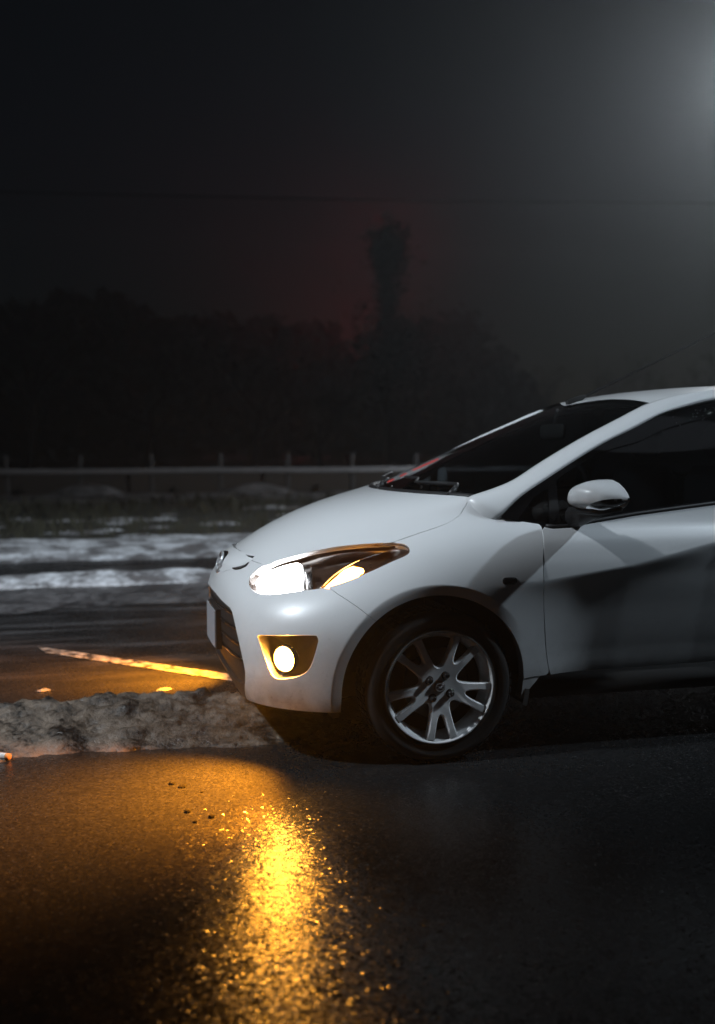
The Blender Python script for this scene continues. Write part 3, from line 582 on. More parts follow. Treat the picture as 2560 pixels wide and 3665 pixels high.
# ------------------------------------------------------------------ wheels
def make_wheel(parent, loc, side_sign, detail=True):
    wz = .291; root = empty('wheel', loc); root.parent = parent
    if side_sign > 0: root.rotation_euler = (0, 0, math.pi)
    # local frame: outer face towards -y
    t_prof = [(-.012, .214), (-.002, .222), (.0, .235), (-.010, .252), (-.008, .270), (.008, .283), (.028, .2895), (.055, .291), (.13, .291), (.16, .288), (.182, .278), (.19, .25), (.185, .222), (.17, .212)]
    MB().lathe(t_prof, 64, 'y').obj('tyre', M['rubber'], root)
    mb = MB(); 
    for k in range(60 if detail else 0):            # tread blocks
        a_ = 2 * math.pi * k / 60
        for y_ in (.03, .075, .12):
            V = []; da = .034
            for aa in (-da, da):
                for yy in (y_ - .016, y_ + .016):
                    for rr in (.289, .2945): V.append((rr * math.cos(a_ + aa), yy, rr * math.sin(a_ + aa)))
            mb.add(V, [(0, 1, 3, 2), (4, 6, 7, 5), (0, 4, 5, 1), (2, 3, 7, 6), (1, 5, 7, 3)])
    if detail: o_ = mb.obj('tread', M['rubber'], root, False); o_['kind'] = 'stuff'
    rim = MB().lathe([(-.004, .2165), (-.006, .2135), (-.005, .2095), (-.001, .2045), (.012, .197), (.05, .185), (.15, .185), (.17, .215)], 72, 'y').obj('rim', M['alloy'], root)
    # spider: ten spokes in five pairs
    sec = [(-36, .0745), (-31, .0765), (-26.5, .083), (-23.2, .096), (-20.8, .115), (-19.2, .14), (-18.2, .17), (-17.6, .2045), (-8.6, .2045), (-8.2, .17), (-7.4, .142), (-5.8, .122), (-3.4, .110), (0, .106)]
    sec = sec + [(-a_, r_) for a_, r_ in sec[-2:0:-1]]
    poly = []
    for k in range(5):
        for a_, r_ in sec: t_ = rad(57 + 72 * k + a_); poly.append((r_ * math.cos(t_), r_ * math.sin(t_)))
    poly = A_(poly); 
    def face(x, z):
        x = np.atleast_1d(x); z = np.atleast_1d(z); r_ = np.hypot(x, z)
        y = np.interp(r_, [0, .03, .06, .09, .13, .17, .21], [.007, .006, .004, .001, -.003, -.004, -.003]); return np.stack([x, y, z], -1)
    pin = inset_poly(poly, face, .005, (1, 1))
    put('spokes', panel(pin, face, .012, (1, 1), 1, 0, ((.0045, .0045), (.005, .028))), M['alloy'], root)
    cap = MB().lathe([(-.001, .0), (-.0015, .014), (.0, .0205), (.004, .023), (.012, .0235)], 28, 'y').obj('centre_cap', M['disc'], root)
    emblem(cap, (0, -.0022, 0), .0165, (0, -1, 0))
    for a_ in (146, 61, -31, 236):
        c_ = (.050 * math.cos(rad(a_)), -.007, .050 * math.sin(rad(a_)))
        mb = MB(); mb.lathe([(.018, .0165), (.011, .0170), (.0105, .0135)], 20, 'y', c_); mb.lathe([(.012, .0130), (-.002, .0120), (-.008, .0095), (-.0105, .004), (-.011, .0005)], 12, 'y', c_); mb.obj('lug_nut', M['lug'], root)
    MB().lathe([(.050, .02), (.050, .128), (.062, .128), (.062, .02)], 40, 'y').obj('brake_disc', M['disc'], root)
    mb = MB(); mb.box((-.05, .03, .065), (.06, .10, .135), .015); mb.obj('brake_caliper', M['disc'], root)
    MB().lathe([(.075, .0), (.075, .19)], 40, 'y').obj('dust_shield', M['liner'], root)
    return root
def emblem(parent, c, R, n):
    """raised oval ring with spread wings inside"""
    n = Vector(n).normalized(); up = Vector((0, 0, 1)); up = (up - n * up.dot(n)).normalized(); rt = up.cross(n); c = Vector(c)
    P = lambda a_, b_: c + rt * a_ * R + up * b_ * R
    mb = MB(); ring = [P(math.cos(t_), .86 * math.sin(t_)) for t_ in np.linspace(0, 2 * math.pi, 33)]; mb.tube(ring, R * .10, 6, False)
    wing_ = [(-.90, .22), (-.55, .30), (-.28, .16), (0, -.16), (.28, .16), (.55, .30), (.90, .22)]
    mb.tube([P(*q_) for q_ in crom(wing_, 3)], [R * (.05 + .085 * math.sin(math.pi * k / 18)) for k in range(19)], 6)
    mb.tube([P(-.55, -.42), P(-.35, -.05), P(-.28, .14)], R * .06, 6); mb.tube([P(.55, -.42), P(.35, -.05), P(.28, .14)], R * .06, 6)
    return mb.obj('emblem', M['emblem'], parent)
for (x_, sg) in ((-.003, -1), (-.003, 1), (2.49, -1), (2.49, 1)):
    make_wheel(CAR, (x_, sg * .806, .291), sg, x_ < 1)
# ------------------------------------------------------------------ lamps
def bowl(loop, dirv, depth, shrink):
    m = len(loop); c = loop.mean(0); R = [loop, loop + dirv * depth * .35 + (c - loop) * shrink * .15, loop + dirv * depth * .8 + (c - loop) * shrink * .6, loop + dirv * depth + (c - loop) * shrink]
    V = np.concatenate(R + [(c + dirv * depth)[None]]); F = []
    for k in range(3):
        for i in range(m): F.append((k * m + i, k * m + (i + 1) % m, k * m + m + (i + 1) % m, k * m + m + i))
    for i in range(m): F.append((3 * m + i, 3 * m + (i + 1) % m, 4 * m))
    return V, F
def spot(name, loc, aim, power, col, size, radius=.03, blend=.6):
    L = bpy.data.lights.new(name, 'SPOT'); L.energy = power; L.color = col; L.spot_size = rad(size); L.spot_blend = blend; L.shadow_soft_size = radius
    o = bpy.data.objects.new(name, L); COL.objects.link(o); o.location = loc; o.rotation_euler = (Vector(aim) - Vector(loc)).to_track_quat('-Z', 'Y').to_euler(); return o
FOGC = patch(.414, .232)[0]
def fix(res, fl): return flipy(res) if fl else res
for fl in (False, True):
    S3 = A_([1, -1, 1]) if fl else A_([1, 1, 1])
    hp = inset_poly(hl, patch, .002, PS); lens = fix(panel(hp, patch, .02, PS, 1, -.0005, ((0, .012),)), fl)
    HLM = put('headlight', lens, M['lens'])
    V, F = bowl(patch(hl[:, 0], hl[:, 1]), A_([.55, .75, -.1]), .11, .35); link_mesh('housing', V * S3, F, M['housing'], HLM)
    hw_ = crom(TR['hl_white'], 3, True); put('bezel', fix(panel(hw_, patch, .02, PS, 1, -.034, ((0, .03),)), fl), M['chrome'], HLM)
    put('reflector', fix(panel(inset_poly(hw_, patch, .009, PS), patch, .02, PS, 1, -.022, ((.004, .008),)), fl), M['lamp_white'], HLM)
    ha_ = crom(TR['hl_amber'], 3, True); put('indicator', fix(panel(ha_, patch, .015, PS, 1, -.03, ((0, .02),)), fl), M['lamp_amber'], HLM)
    put('indicator_core', fix(panel(inset_poly(ha_, patch, .012, PS), patch, .012, PS, 1, -.022, ((.003, .004),)), fl), M['bulb_amber'], HLM)
    put('divider', fix(panel(crom(TR['hl_mid'], 3, True), patch, .02, PS, 1, -.022, ((0, .03),)), fl), M['chrome'], HLM)
    bp = patch(*A_(TR['hl_bar']).T); n_ = normals_of(patch, A_(TR['hl_bar'])); bp = (bp - n_ * .018) * S3
    MB().tube([Vector(p_) for p_ in crom(bp, 4)], .0035, 6).obj('trim_bar', M['chrome'], HLM)
    am = A_(TR['hl_amber']); c_ = am[[5, 6, 7, 8, 9]].mean(0); bc = (patch(*c_)[0] + normals_of(patch, c_[None])[0] * -.022) * S3
    MB().lathe([(-.022, .002), (-.018, .010), (0, .015), (.018, .010), (.022, .002)], 14, 'x', tuple(bc)).obj('bulb', M['bulb_amber'], HLM)
    # fog lamp in its recess
    fr_ = patch(fog[:, 0], fog[:, 1]); V, F = bowl(fr_, A_([.62, .75, 0]), .085, .12)
    FR = link_mesh('fog_lamp_recess', V * S3, F, M['recess'], CAR)
    fn_ = Vector((-.74, -.66 * S3[1], -.02)).normalized(); fc = Vector(FOGC * S3) - fn_ * .035
    root = empty('fog_lamp', fc); root.rotation_euler = fn_.to_track_quat('Z', 'X').to_euler(); root.parent = CAR
    MB().lathe([(.026, .001), (.024, .018), (.016, .034), (.004, .044), (.0, .046)], 32, 'z').obj('lens', M['fog_lens'], root)
    MB().lathe([(.002, .0465), (.006, .050), (-.02, .052), (-.05, .03), (-.055, .0)], 32, 'z').obj('bezel', M['black'], root)
    sp = fc + fn_ * .04
    s_ = spot('fog_lamp_beam', sp, sp + Vector((-.38, .14 * -S3[1], -.38)), 820, (1, .31, .012), 94, .04, 1.); s_.parent = CAR
    s_ = spot('fog_lamp_glare', sp, sp + Vector((-.15, .85 * -S3[1], -.30)), 24, (1, .38, .02), 112, .045, .8); s_.parent = CAR
    sp = Vector(A_([-.70, -.50, .66]) * S3); s_ = spot('headlight_beam', sp, sp + Vector((-1, -.10 * S3[1], -.12)), 14, (1, .97, .92), 80, .05, .8); s_.parent = CAR
# ------------------------------------------------------------------ nose badge, plate, mirror, side repeater
nb = empty('badge', (0, 0, 0)); nb.parent = CAR
# white plinth: raised shield from the bonnet edge to the bumper
V = []; F = []
nu_, nt_ = 17, 11
for j in range(nt_):
    s_ = j / (nt_ - 1); t_ = .69 - .135 * s_; wdt = .178 * (1 - .72 * s_ ** 1.5)
    for i in range(nu_):
        q_ = -1 + 2 * i / (nu_ - 1); u_ = abs(q_) * wdt; P = patch(u_, t_, False)[0]; nn_ = normals_of(lambda a_, b_: patch(a_, b_, False), A_([[u_, t_]]))[0]
        lift = .016 * (1 - abs(q_) ** 3) * (.35 + .65 * math.sin(math.pi * min(1, s_ * 1.1 + .12)) ** .6); P = P + nn_ * (lift + .001)
        V.append((P[0], P[1] * (1 if q_ <= 0 else -1), P[2]))
for j in range(nt_ - 1):
    for i in range(nu_ - 1): F.append((j * nu_ + i, j * nu_ + i + 1, j * nu_ + nu_ + i + 1, j * nu_ + nu_ + i))
link_mesh('plinth', V, F, M['paint'], nb)
bc = A_([-.724, 0, .694]); 
bd = MB().lathe([(-.004, 0.0005), (-.003, .042), (.002, .051), (.016, .054)], 40, 'x').obj('badge_disc', M['gloss_black'], nb); bd.location = tuple(bc); bd.rotation_euler = (0, rad(17), 0)
emblem(nb, bc + A_([-.006, 0, .002]), .052, (-.956, 0, .292))
mb = MB(); mb.tube([(patch(u_, .682, False)[0] * A_([1, s_, 1]) + A_([-.003, 0, .003])) for u_, s_ in [(.165 - k * .0118, 1) for k in range(8)]], .006, 5); mb.obj('bonnet_gap', M['black'], nb)
mb = MB(); mb.tube([(patch(u_, t_, False)[0] + A_([-.004, -.001, .001])) for u_, t_ in ((.17, .655), (.172, .635), (.155, .617), (.13, .606), (.11, .602))], [.002, .005, .007, .006, .003], 5); mb.obj('badge_gap', M['black'], nb)
pl = empty('number_plate', (0, 0, 0)); pl.parent = CAR
def bent(x0, x1, hw_, z0, z1, name, mat):
    V = []; F = []; n_ = 13
    for i in range(n_):
        y_ = -hw_ + 2 * hw_ * i / (n_ - 1); k_ = .10 * y_ * y_
        V += [(x0 + k_, y_, z0), (x0 + k_, y_, z1), (x1 + k_, y_, z1), (x1 + k_, y_, z0)]
    for i in range(n_ - 1):
        for k in range(4): F.append((i * 4 + k, i * 4 + (k + 1) % 4, i * 4 + 4 + (k + 1) % 4, i * 4 + 4 + k))
    F += [(3, 2, 1, 0), tuple(4 * (n_ - 1) + k for k in range(4))]; link_mesh(name, V, F, mat, pl, False)
bent(-.772, -.767, .15, .352, .505, 'plate', M['plate']); bent(-.766, -.742, .156, .345, .512, 'plate_holder', M['black'])
for fl in (False, True):
    sg = 1 if fl else -1
    root = empty('wing_mirror', (.52, sg * .80, .94)); root.parent = CAR
    R3 = lambda x_, y_, z_: (x_ - .52, sg * (y_ - .80), z_ - .94)
    ns, na = 25, 17; V = []; F = []; rimpts = []
    for i in range(ns):
        s_ = i / (ns - 1); y_ = .822 + .228 * s_
        zt = np.interp(s_, [0, .06, .15, .3, .45, .6, .75, .88, .96, 1], [.985, 1.012, 1.038, 1.062, 1.071, 1.069, 1.058, 1.040, 1.022, 1.008]); zb = np.interp(s_, [0, .06, .3, .7, .9, 1], [.970, .956, .952, .955, .972, .996])
        dd = np.interp(s_, [0, .06, .15, .3, .5, .7, .88, .96, 1], [.05, .088, .115, .135, .138, .122, .09, .052, .008]); xr = .590 + .045 * s_
        for k in range(na):
            a_ = math.pi * k / (na - 1); V.append(R3(xr - dd * math.sin(a_) ** .8, y_, (zt + zb) / 2 - (zt - zb) / 2 * math.copysign(abs(math.cos(a_)) ** .85, math.cos(a_))))
    Fp = []
    for i in range(ns - 1):
        for k in range(na - 1):
            f_ = (i * na + k, i * na + k + 1, i * na + na + k + 1, i * na + na + k); Fp.append(f_ if not fl else f_[::-1])
    link_mesh('shell', V, Fp, M['paint'], root)
    Vs = np.array(V).reshape(ns, na, 3); cm = Vs.mean((0, 1)); Vl = []; Fl = []; nl, ml = 17, 7      # indicator lens wrapped round the outer lower corner
    for i in range(nl):
        s_ = .40 + .58 * i / (nl - 1); am_ = .06 + .42 * ((s_ - .40) / .58) ** .8
        for k in range(ml):
            a_ = .10 + (am_ - .06) * k / (ml - 1); fi, fk = s_ * (ns - 1), a_ * (na - 1); i0, k0 = min(int(fi), ns - 2), min(int(fk), na - 2); di, dk = fi - i0, fk - k0
            P_ = (Vs[i0, k0] * (1 - di) + Vs[i0 + 1, k0] * di) * (1 - dk) + (Vs[i0, k0 + 1] * (1 - di) + Vs[i0 + 1, k0 + 1] * di) * dk
            o_ = P_ - cm; Vl.append(P_ + o_ / np.linalg.norm(o_) * .0025)
    for i in range(nl - 1):
        for k in range(ml - 1): f_ = (i * ml + k, i * ml + k + 1, i * ml + ml + k + 1, i * ml + ml + k); Fl.append(f_ if not fl else f_[::-1])
    link_mesh('repeater_lens', Vl, Fl, M['smoked'], root); link_mesh('repeater_reflector', np.array(Vl) - (np.array(Vl) - cm) * .012, Fl, M['lug'], root)
    loop = [V[i * na] for i in range(ns)] + [V[i * na + na - 1] for i in range(ns - 1, -1, -1)]
    c_ = tuple(np.mean(loop, 0)); link_mesh('glass', [c_] + loop, [(0, i + 1, (i + 1) % len(loop) + 1) for i in range(len(loop))], M['mirror'], root, False)
    mb = MB(); mb.tube([R3(.55, .775, .918), R3(.565, .83, .935), R3(.575, .89, .952), R3(.585, .95, .958)], [.045, .038, .032, .02], 10); mb.tube([R3(.50, .86, .953), R3(.565, .95, .953), R3(.615, 1.03, .966)], [.012, .016, .008], 8); mb.obj('arm', M['black'], root)
    P = side(.256, .690)[0]
    mb = MB(); 
    V = []; F = []
    for k, (sc, dy) in enumerate(((1, .002), (.93, -.006), (.6, -.010), (.01, -.011))):
        for i in range(24):
            a_ = 2 * math.pi * i / 24; e_ = .42; V.append((P[0] + .031 * sc * math.copysign(abs(math.cos(a_)) ** e_, math.cos(a_)), sg * (-P[1] - dy), P[2] + .0145 * sc * math.copysign(abs(math.sin(a_)) ** .75, math.sin(a_))))
    for k in range(3):
        for i in range(24): F.append((k * 24 + i, k * 24 + (i + 1) % 24, k * 24 + 24 + (i + 1) % 24, k * 24 + 24 + i))
    mb.add(V, F).obj('side_repeater', M['gloss_black'], CAR)
    mb = MB(); mb.tube([(x_, sg * (-side(x_, .80 + (x_ - 1.1) * .0)[0, 1] + .008), .84) for x_ in (1.23, 1.245, 1.315, 1.33)], [.008, .013, .013, .008], 8); mb.obj('handle', M['paint'], DOOR if not fl else DOOR2)
# ------------------------------------------------------------------ ground
MB().add([(-250, -120, 0), (300, -120, 0), (300, 400, 0), (-250, 400, 0)], [(0, 1, 2, 3)]).obj('ground', M['asphalt'], None, False); struct(bpy.data.objects['ground'])
X0_, X1_ = -14., 26.
def strip(name, mat, y0, y1, h, seed, nx=420, ny=34, edge=.5, rough=.5, x0=X0_, x1=X1_, base=-.02, fx=.5, lump=1.):
    """a long low bank beside the road, broken at its edges"""
    X, Y = np.meshgrid(np.linspace(x0, x1, nx), np.linspace(0, 1, ny)); s = Y.copy()
    ya = y0 + (fbm(X * 1.1, X * 0 + 3, 4, seed) - .5) * edge; yb = y1 + (fbm(X * .9, X * 0 + 9, 4, seed + 5) - .5) * edge
    YY = ya + (yb - ya) * s; env = np.sin(np.pi * s) ** .55
    Z = base + env * (h * (.45 + lump * (fbm(X * fx * 2, YY * 2.2, 5, seed + 9) - .25)) + .02) + (fbm(X * 9, YY * 12, 3, seed + 2) - .5) * h * rough * env
    return struct(grid_mesh(name, X, YY, Z, mat))
strip('packed_slush', M['slush'], 3.15, 4.6, .030, 61, edge=.9, rough=.6)
strip('snow_ridge', M['snow'], 4.42, 5.02, .09, 3, edge=.30, fx=.9, rough=.35)
strip('snow_bank_far', M['snow'], 6.3, 8.7, .10, 21, edge=.2, rough=.35)
MB().add([(-40, 8.3, .004), (60, 8.3, .004), (60, 15.4, .06), (-40, 15.4, .06)], [(0, 1, 2, 3)]).obj('verge', M['verge'], None, False); struct(bpy.data.objects['verge'])
strip('trodden_snow_path', M['slush'], 15.2, 18.2, .10, 41, edge=.5, rough=.2, base=.02)
# dry grass on the verge, with scraps of snow
mb = MB(); n_ = 9000; gx = RNG.uniform(-8, 14, n_); gy = RNG.uniform(8.35, 15.3, n_); den = fbm(gx * .9, gy * 1.4, 4, 77)
for k in range(n_):
    if den[k] < .42: continue
    hgt = (.05 + .22 * RNG.random()) * (den[k] * 1.6); a_ = RNG.uniform(0, 6.28); lx, ly = RNG.normal(0, .35, 2) * hgt; w_ = .006 + .006 * RNG.random()
    c_, s_ = math.cos(a_) * w_, math.sin(a_) * w_; z0 = .004 + .056 * (gy[k] - 8.3) / 7.1
    mb.add([(gx[k] - c_, gy[k] - s_, z0), (gx[k] + c_, gy[k] + s_, z0), (gx[k] + c_ * .7 + lx * .4, gy[k] + s_ * .7 + ly * .4, z0 + hgt * .6), (gx[k] + lx, gy[k] + ly, z0 + hgt)], [(0, 1, 2), (0, 2, 3)])
struct(mb.obj('dry_grass', M['grass'], None, False), 'stuff', 'dark dry winter grass on the verge')
mb = MB()
for k in range(70):
    x_, y_ = RNG.uniform(-5, 9), 8.5 + abs(RNG.normal(0, 1.9)); r_ = RNG.uniform(.05, .30); V = [(x_, y_, .03 + .09 * r_ + (y_ - 8.3) * .008)]; m_ = 14
    for ring_, zz in ((.6, .05), (1., -.02)):
        for i in range(m_): a_ = 2 * math.pi * i / m_; rr = r_ * ring_ * (.65 + .7 * RNG.random()); V.append((x_ + rr * math.cos(a_) * 1.5, y_ + rr * math.sin(a_), .02 + (y_ - 8.3) * .008 + zz * r_ * 1.6))
    F = [(0, 1 + i, 1 + (i + 1) % m_) for i in range(m_)] + [(1 + i, 1 + m_ + i, 1 + m_ + (i + 1) % m_, 1 + (i + 1) % m_) for i in range(m_)]
    mb.add(V, F)
struct(mb.obj('snow_scraps', M['snow'], None), 'stuff', 'thin scraps of old snow lying on the dark verge')
# painted bay line, worn
MB().add([(-1.585, 1.88, .004), (-1.53, 1.68, .004), (-.12, .245, .004), (-.02, .315, .004)], [(0, 1, 2, 3)]).obj('painted_line', M['line'], None, False)
struct(bpy.data.objects['painted_line'])
# dirty ridge of ploughed ice in front of the car
X, Y = np.meshgrid(np.linspace(-5.2, -.30, 320), np.linspace(-.72, .62, 120))
cy = -.02 + .10 * np.clip((-X - 1.) / 1., -1, 2) * -.35 + (fbm(X * 1.5, X * 0 + 2, 3, 8) - .5) * .16; hw = .38 + .17 * (fbm(X * 2.3, Y * 2.5, 4, 15) - .5) * 2
hw = np.where(X > -1.1, hw - .12 * np.clip((X + 1.1) / .8, 0, 1), hw); crest = .118 + .04 * (fbm(X * 2.2, X * 0 + 5, 3, 4) - .5) * 2
s_ = (Y - cy) / hw; prof = np.where(s_ < .25, np.clip((s_ + 1) / 1.25, 0, 1) ** .85, np.clip((1 - s_) / .75, 0, 1) ** 1.1)
prof = prof * np.clip((-.32 - X) / .4, 0, 1) ** .5
Z = -.03 + prof * crest * (1.05) + prof ** .5 * ((fbm(X * 4, Y * 6, 5, 31, .6) - .5) * .12 + (fbm(X * 20, Y * 24, 4, 55, .6) - .5) * .06) + .03 * (prof > 0)
tag(grid_mesh('snow_bank', X, Y, Z, M['dirty_snow'], None, None), 'low ridge of dirty ice and old snow in front of the car bumper', 'snow bank')
# small things lying about
def pebble(loc, r, mat, name, label, cat, group=None, flat=.6):
    mb = MB(); V = []; F = []; m_ = 8
    for j, (zz, rr) in enumerate(((0, .8), (.5 * flat, 1.), (1.1 * flat, .62))):
        for i in range(m_): a_ = 2 * math.pi * i / m_; k_ = rr * (.75 + .5 * RNG.random()); V.append((r * k_ * math.cos(a_) * 1.25, r * k_ * math.sin(a_), r * zz * (.8 + .4 * RNG.random())))
    V.append((0, 0, r * 1.25 * flat))
    for j in range(2):
        for i in range(m_): F.append((j * m_ + i, j * m_ + (i + 1) % m_, j * m_ + m_ + (i + 1) % m_, j * m_ + m_ + i))
    F += [(2 * m_ + i, 2 * m_ + (i + 1) % m_, 3 * m_) for i in range(m_)]; mb.add(V, F); o = mb.obj(name, mat, None, False); o.location = loc; o.rotation_euler = (0, 0, RNG.random() * 6); return tag(o, label, cat, group)
for (x_, y_, r_, lb) in ((-1.0, -.80, .010, 'dark stone chip on the amber-lit asphalt, left one of the close pair'), (-.965, -.835, .012, 'dark stone chip on the amber-lit asphalt, right one of the close pair'), (-.97, -1.09, .011, 'dark stone chip on the asphalt straight below the close pair of chips'), (-.90, -1.155, .011, 'dark stone chip nearest the bright amber reflection on the asphalt'), (-.905, -.91, .006, 'tiny dark stone chip right of the close pair on the amber asphalt'), (-.955, -1.19, .007, 'tiny dark stone chip lowest of those on the amber asphalt')):
    pebble((x_, y_, 0), r_, M['stone'], 'stone_chip', lb, 'stone', 'stone chips on the wet asphalt')
pebble((-1.40, -.22, .045), .016, M['pale_stone'], 'pale_stone', 'small pale stone stuck in the foot of the dirty snow bank', 'stone')
pebble((-1.50, .75, 0), .03, M['pale_stone'], 'ice_chunk', 'flat pale scrap of ice on the asphalt behind the snow bank', 'ice', flat=.25)
pebble((-.93, .62, 0), .03, M['pale_stone'], 'ice_scrap', 'flat scrap of ice beside the painted line near the bumper', 'ice', flat=.25)
cb = empty('cigarette_end', (-1.62, -.345, .016), rad(-32)); tag(cb, 'white cigarette end lying at the left foot of the snow bank', 'cigarette')
MB().lathe([(-.055, .001), (-.055, .012), (.035, .012)], 14, 'x').obj('paper_tube', M['paper'], cb); MB().lathe([(.035, .0122), (.052, .0122), (.052, .001)], 14, 'x').obj('filter_tip', M['filter'], cb)
# ------------------------------------------------------------------ crash barrier, low wall, mounds
GRY = 18.3
br = tag(empty('crash_barrier', (2, GRY, 0)), 'long steel crash barrier with short posts along the far roadside', 'barrier')
mb = MB(); prof = [(0, .49), (-.035, .505), (-.035, .525), (.0, .545), (-.035, .565), (-.035, .585), (0, .60)]; V = []; F = []
for i, x_ in enumerate(np.linspace(-16, 24, 60)):
    for (a_, z_) in prof: V.append((x_ - 2, a_, z_ + .006 * math.sin(x_ * 1.3)))
m_ = len(prof)
for i in range(59):
    for k in range(m_ - 1): F.append((i * m_ + k, i * m_ + m_ + k, i * m_ + m_ + k + 1, i * m_ + k + 1))
mb.add(V, F).obj('beam', M['steel'], br)
pm = None
for k in range(-9, 15):
    x_ = .0 + 1.48 * k
    if pm is None: mb = MB(); mb.box((-.045, .02, 0), (.045, .13, .90), .012); mb.box((-.03, .0, .46), (.03, .03, .62), .006); o = mb.obj('post', M['post_wood'], br, False); pm = o
    else: o = pm.copy(); COL.objects.link(o)
    o.location = (x_ - 2, 0, 0); o.parent = br; o.rotation_euler = (0, RNG.normal(0, .012), 0)
for k in range(-5, 8):
    mb = MB(); mb.box((-1.46, 0, 0), (1.46, .14, .50 + RNG.normal(0, .012)), .02); o = mb.obj('wall_block', M['concrete'], None, False); o.location = (3 * k + 1, GRY + .75, 0)
    if k == -5: WALL = tag(empty('low_wall', (0, GRY + .75, 0)), 'low stained concrete wall just behind the crash barrier', 'wall')
    o.parent = WALL; o.location = (3 * k + 1, 0, 0)
for (x_, rx, hz, lb) in ((-1.35, .85, .27, 'left snow mound heaped before the crash barrier'), (2.1, .95, .24, 'right snow mound heaped before the crash barrier')):
    Xg, Yg = np.meshgrid(np.linspace(-1, 1, 40), np.linspace(-1, 1, 30)); rr = np.clip(1 - Xg ** 2 - Yg ** 2, 0, 1)
    o = grid_mesh('snow_mound', Xg * rx, Yg * .55, rr ** .9 * hz + (fbm(Xg * 4, Yg * 4, 4, int(x_ * 10) + 50) - .5) * .07 * (rr > .0) + .03 * (rr > 0) - .02, M['slush']); o.location = (x_, 17.45, .03); tag(o, lb, 'snow mound', 'snow mounds by the barrier')
# ------------------------------------------------------------------ trees in the fog
def bare_tree(name, loc, hgt, seed, label, spread=1., dens=5):
    rg = random.Random(seed); t = tag(empty(name, loc, rg.random() * 6.28), label, 'tree', 'trees beyond the barrier'); tr = MB(); cr = MB()
    def grow(mb, p, d, L, r, lev):
        n_ = 4 if lev < 2 else 2; pts = [p]; rs = [r]
        for k in range(n_):
            d = (d + Vector((rg.gauss(0, .10), rg.gauss(0, .10), .05 if lev else 0))).normalized(); p = p + d * L / n_; pts.append(p); rs.append(max(.008, r * (1 - .45 * (k + 1) / n_)))
        mb.tube(pts, rs, 6 if lev < 2 else 3, False)
        if lev >= dens: return
        for k in range(rg.randint(2, 3) + (2 if lev in (0, 1) else 1)):
            q = pts[rg.randint(max(1, len(pts) // 2), len(pts) - 1)]; ax = Vector((rg.gauss(0, 1), rg.gauss(0, 1), rg.gauss(.15, .5))).normalized()
            grow(cr, q, (d * .75 + ax * .75 * spread).normalized(), L * rg.uniform(.55, .75), rs[-1] * .72, lev + 1)
    grow(tr, Vector((0, 0, -.1)), Vector((0, 0, 1)), hgt * .38, hgt * .022, 0)
    tr.obj('trunk', M['bark'], t); cr.obj('crown', M['bark'], t, False); return t
tt_ = tag(empty('tall_tree', (12.9, 45., 0)), 'tall dark tree with a round crown before the red glow in the fog', 'tree', 'trees beyond the barrier')
MB().tube([(0, 0, -.1), (.05, 0, 5.), (-.05, 0, 9.), (0, 0, 11.4)], [.20, .15, .10, .03], 8).obj('trunk', M['bark'], tt_); mb = MB()
for (cz, rx, rz, n_) in ((10.4, .95, 1.35, 1500), (8.3, .5, 1.2, 350), (5.4, 1.9, 2.3, 2600)):
    for k in range(n_):
        v_ = RNG.normal(0, 1, 3); v_ = v_ / np.linalg.norm(v_) * RNG.random() ** .45 * (1 + .40 * RNG.normal()); c_ = Vector((v_[0] * rx, v_[1] * rx, cz + v_[2] * rz)); a_ = Vector(RNG.normal(0, .17, 3)); b_ = Vector(RNG.normal(0, .17, 3))
        mb.add([c_, c_ + a_, c_ + b_], [(0, 1, 2)])
mb.obj('crown', M['needle'], tt_, False)
TREES = [(-11, 30, 7.2, 1, 'leftmost bare tree beyond the crash barrier'), (-7.0, 33, 6.6, 2, 'second bare tree from the left beyond the crash barrier'), (-3.2, 31, 7.0, 3, 'third bare tree from the left beyond the crash barrier'), (.6, 34, 6.4, 4, 'fourth bare tree from the left, behind the left snow mound'), (4.2, 32, 6.0, 5, 'bare tree behind the right snow mound, left of the tall dark tree'), (7.4, 35, 5.2, 6, 'low bare tree just left of the tall dark tree'), (13.6, 34, 5.6, 7, 'low bare tree just right of the tall dark tree'), (17.5, 36, 5.2, 8, 'low bare tree above the windscreen of the car')]
for x_, y_, h_, sd, lb in TREES: bare_tree('bare_tree', (x_, y_, 0), h_, sd * 11, lb, 1., 5)
for x_, y_, h_, sd, lb in ((22.8, 38, 6.4, 9, 'pale bare tree above the car roof beside the antenna'), (26.8, 39, 6.8, 10, 'pale bare tree at the right edge above the car roof'), (30.5, 40, 6.6, 12, 'pale bare tree farthest right beyond the car roof')): bare_tree('bare_tree', (x_, y_, 0), h_, sd * 13, lb, 1.1, 5)
# far wood, one dark mass beyond the bare trees
mb = MB(); n_ = 26000; tx = RNG.uniform(-34, 66, n_); ty = RNG.uniform(56, 63, n_)
top = 4.5 + 7. * fbm(tx * .16, ty * 0, 4, 12) + .9 * fbm(tx * 1.3, ty, 3, 5) - 3.4 * np.exp(-((tx - 16.5) / 2.2) ** 2)
top = top * np.clip(1 - (tx - 22) / 7, .30, 1)
tz = RNG.random(n_) ** .9 * top; an = RNG.uniform(0, 6.28, n_); sz = RNG.uniform(.25, .65, n_)
for k in range(n_):
    c_, s_ = math.cos(an[k]) * sz[k], math.sin(an[k]) * sz[k] * .5; t2 = RNG.normal(0, .3, 2)
    mb.add([(tx[k] - c_, ty[k] - s_, tz[k]), (tx[k] + c_, ty[k] + s_, tz[k] + t2[0]), (tx[k] + t2[1], ty[k], tz[k] + sz[k])], [(0, 1, 2)])
struct(mb.obj('far_wood', M['needle'], None, False), 'stuff', 'dark mass of far trees fading into the fog')
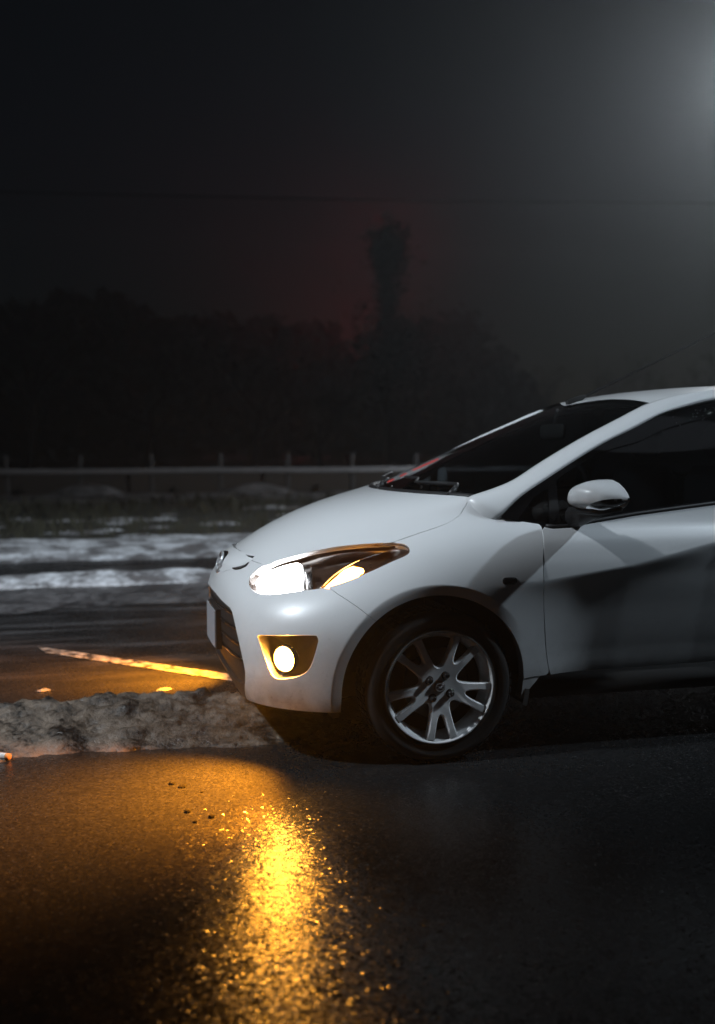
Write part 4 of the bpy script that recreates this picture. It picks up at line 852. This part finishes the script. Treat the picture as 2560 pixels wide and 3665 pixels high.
# overhead cable
mb = MB(); mb.tube([(x_, 20, 6.62 + .00055 * (x_ + 1) ** 2 + .033 * (x_ + 3)) for x_ in np.linspace(-30, 40, 50)], .022, 6); tag(mb.obj('overhead_cable', M['cable'], None), 'thin black overhead cable crossing the dark foggy sky', 'cable')
# ------------------------------------------------------------------ street lamps (out of frame, lighting the place) and red lamps added for the glow in the fog
def street_lamp(loc, head, label, power, col, size, aim, tilt_r=.2, group='street lamps'):
    loc = Vector(loc); head = Vector(head); root = tag(empty('street_lamp', loc), label, 'street lamp', group)
    h_ = head - loc; mb = MB(); mb.tube([(0, 0, 0), (0, 0, 1.2), (0, 0, h_.z - .4)], [.11, .08, .05], 12); mb.obj('post', M['lamp_head'], root)
    mb = MB(); mb.tube([(0, 0, h_.z - .5), (h_.x * .2, h_.y * .2, h_.z - .08), (h_.x * .8, h_.y * .8, h_.z + .10)], .035, 8); mb.obj('arm', M['lamp_head'], root)
    mb = MB(); mb.box((h_.x - .28, h_.y - .14, h_.z + .045), (h_.x + .28, h_.y + .14, h_.z + .16), .03); mb.obj('lamp_head', M['lamp_head'], root)
    mb = MB(); mb.box((h_.x - .22, h_.y - .10, h_.z + .02), (h_.x + .22, h_.y + .10, h_.z + .044)); mb.obj('lamp_glass', glow('lamp_glass_glow', col, 14), root, False)
    s_ = spot('street_lamp_light', head - Vector((0, 0, .02)), aim, power, col, size, tilt_r, .5); return root
LAMPS = [((12.4, 14.8, 0), (10.95, 12.3, 8.1), 'street lamp beyond the car, its glow filling the upper right fog', 3100, (.90, .96, 1.0), 172, (9.5, 10.5, 0)),
         ((9.2, -3.7, 0), (7.5, -2.8, 7.3), 'street lamp behind the car on the near roadside', 2500, (.74, .88, 1.0), 54, (1.0, 2.9, 1.0)),
         ((-7.8, -1.6, 0), (-6.4, -1.2, 7.1), 'street lamp ahead of the car on the near roadside', 3650, (.83, .92, 1.0), 64, (-.9, 3.2, .3))]
for L in LAMPS: street_lamp(*L)
for (x_, y_, z_, e_, lb) in ((15.4, 54., 12.7, 170, 'red lamp put in for the glow in the fog behind the tall dark tree'), (13.2, 67.5, 5.8, 700, 'left unseen red lamp added behind the far wood to light the fog'), (19.6, 67.5, 7.0, 620, 'right unseen red lamp added behind the far wood to light the fog')):
    rl = tag(empty('added_red_lamp', (x_, y_, 0)), lb, 'lamp', 'red lamps added for the fog glow')
    MB().tube([(0, 0, 0), (0, 0, z_ - .3)], [.09, .06], 8).obj('post', M['lamp_head'], rl)
    MB().lathe([(z_ - .3, .01), (z_ - .3, .16), (z_, .18), (z_ + .12, .10), (z_ + .15, .01)], 16, 'z').obj('added_beacon', glow('added_red_lamp_glow', (1, .03, .03), .12), rl)  # post and beacon body made up around an added red light
    L_ = bpy.data.lights.new('added_red_light', 'POINT'); L_.energy = e_; L_.color = (1, .045, .05); L_.shadow_soft_size = .2; o = bpy.data.objects.new('added_red_light', L_); COL.objects.link(o); o.location = (0, -.3, z_); o.parent = rl
# ------------------------------------------------------------------ fog
N = NT('night_fog'); v = N.n('VolumePrincipled', Density=.0033, Anisotropy=.73); v.inputs['Color'].default_value = (.86, .90, .94, 1); N.t.links.new(v.outputs[0], N.out.inputs['Volume'])
mb = MB(); mb.box((-45, -22, -1.), (75, 80, 17.)); hz = mb.obj('haze', N.m, None, False); struct(hz, 'stuff', 'thin night fog hanging over the whole place')
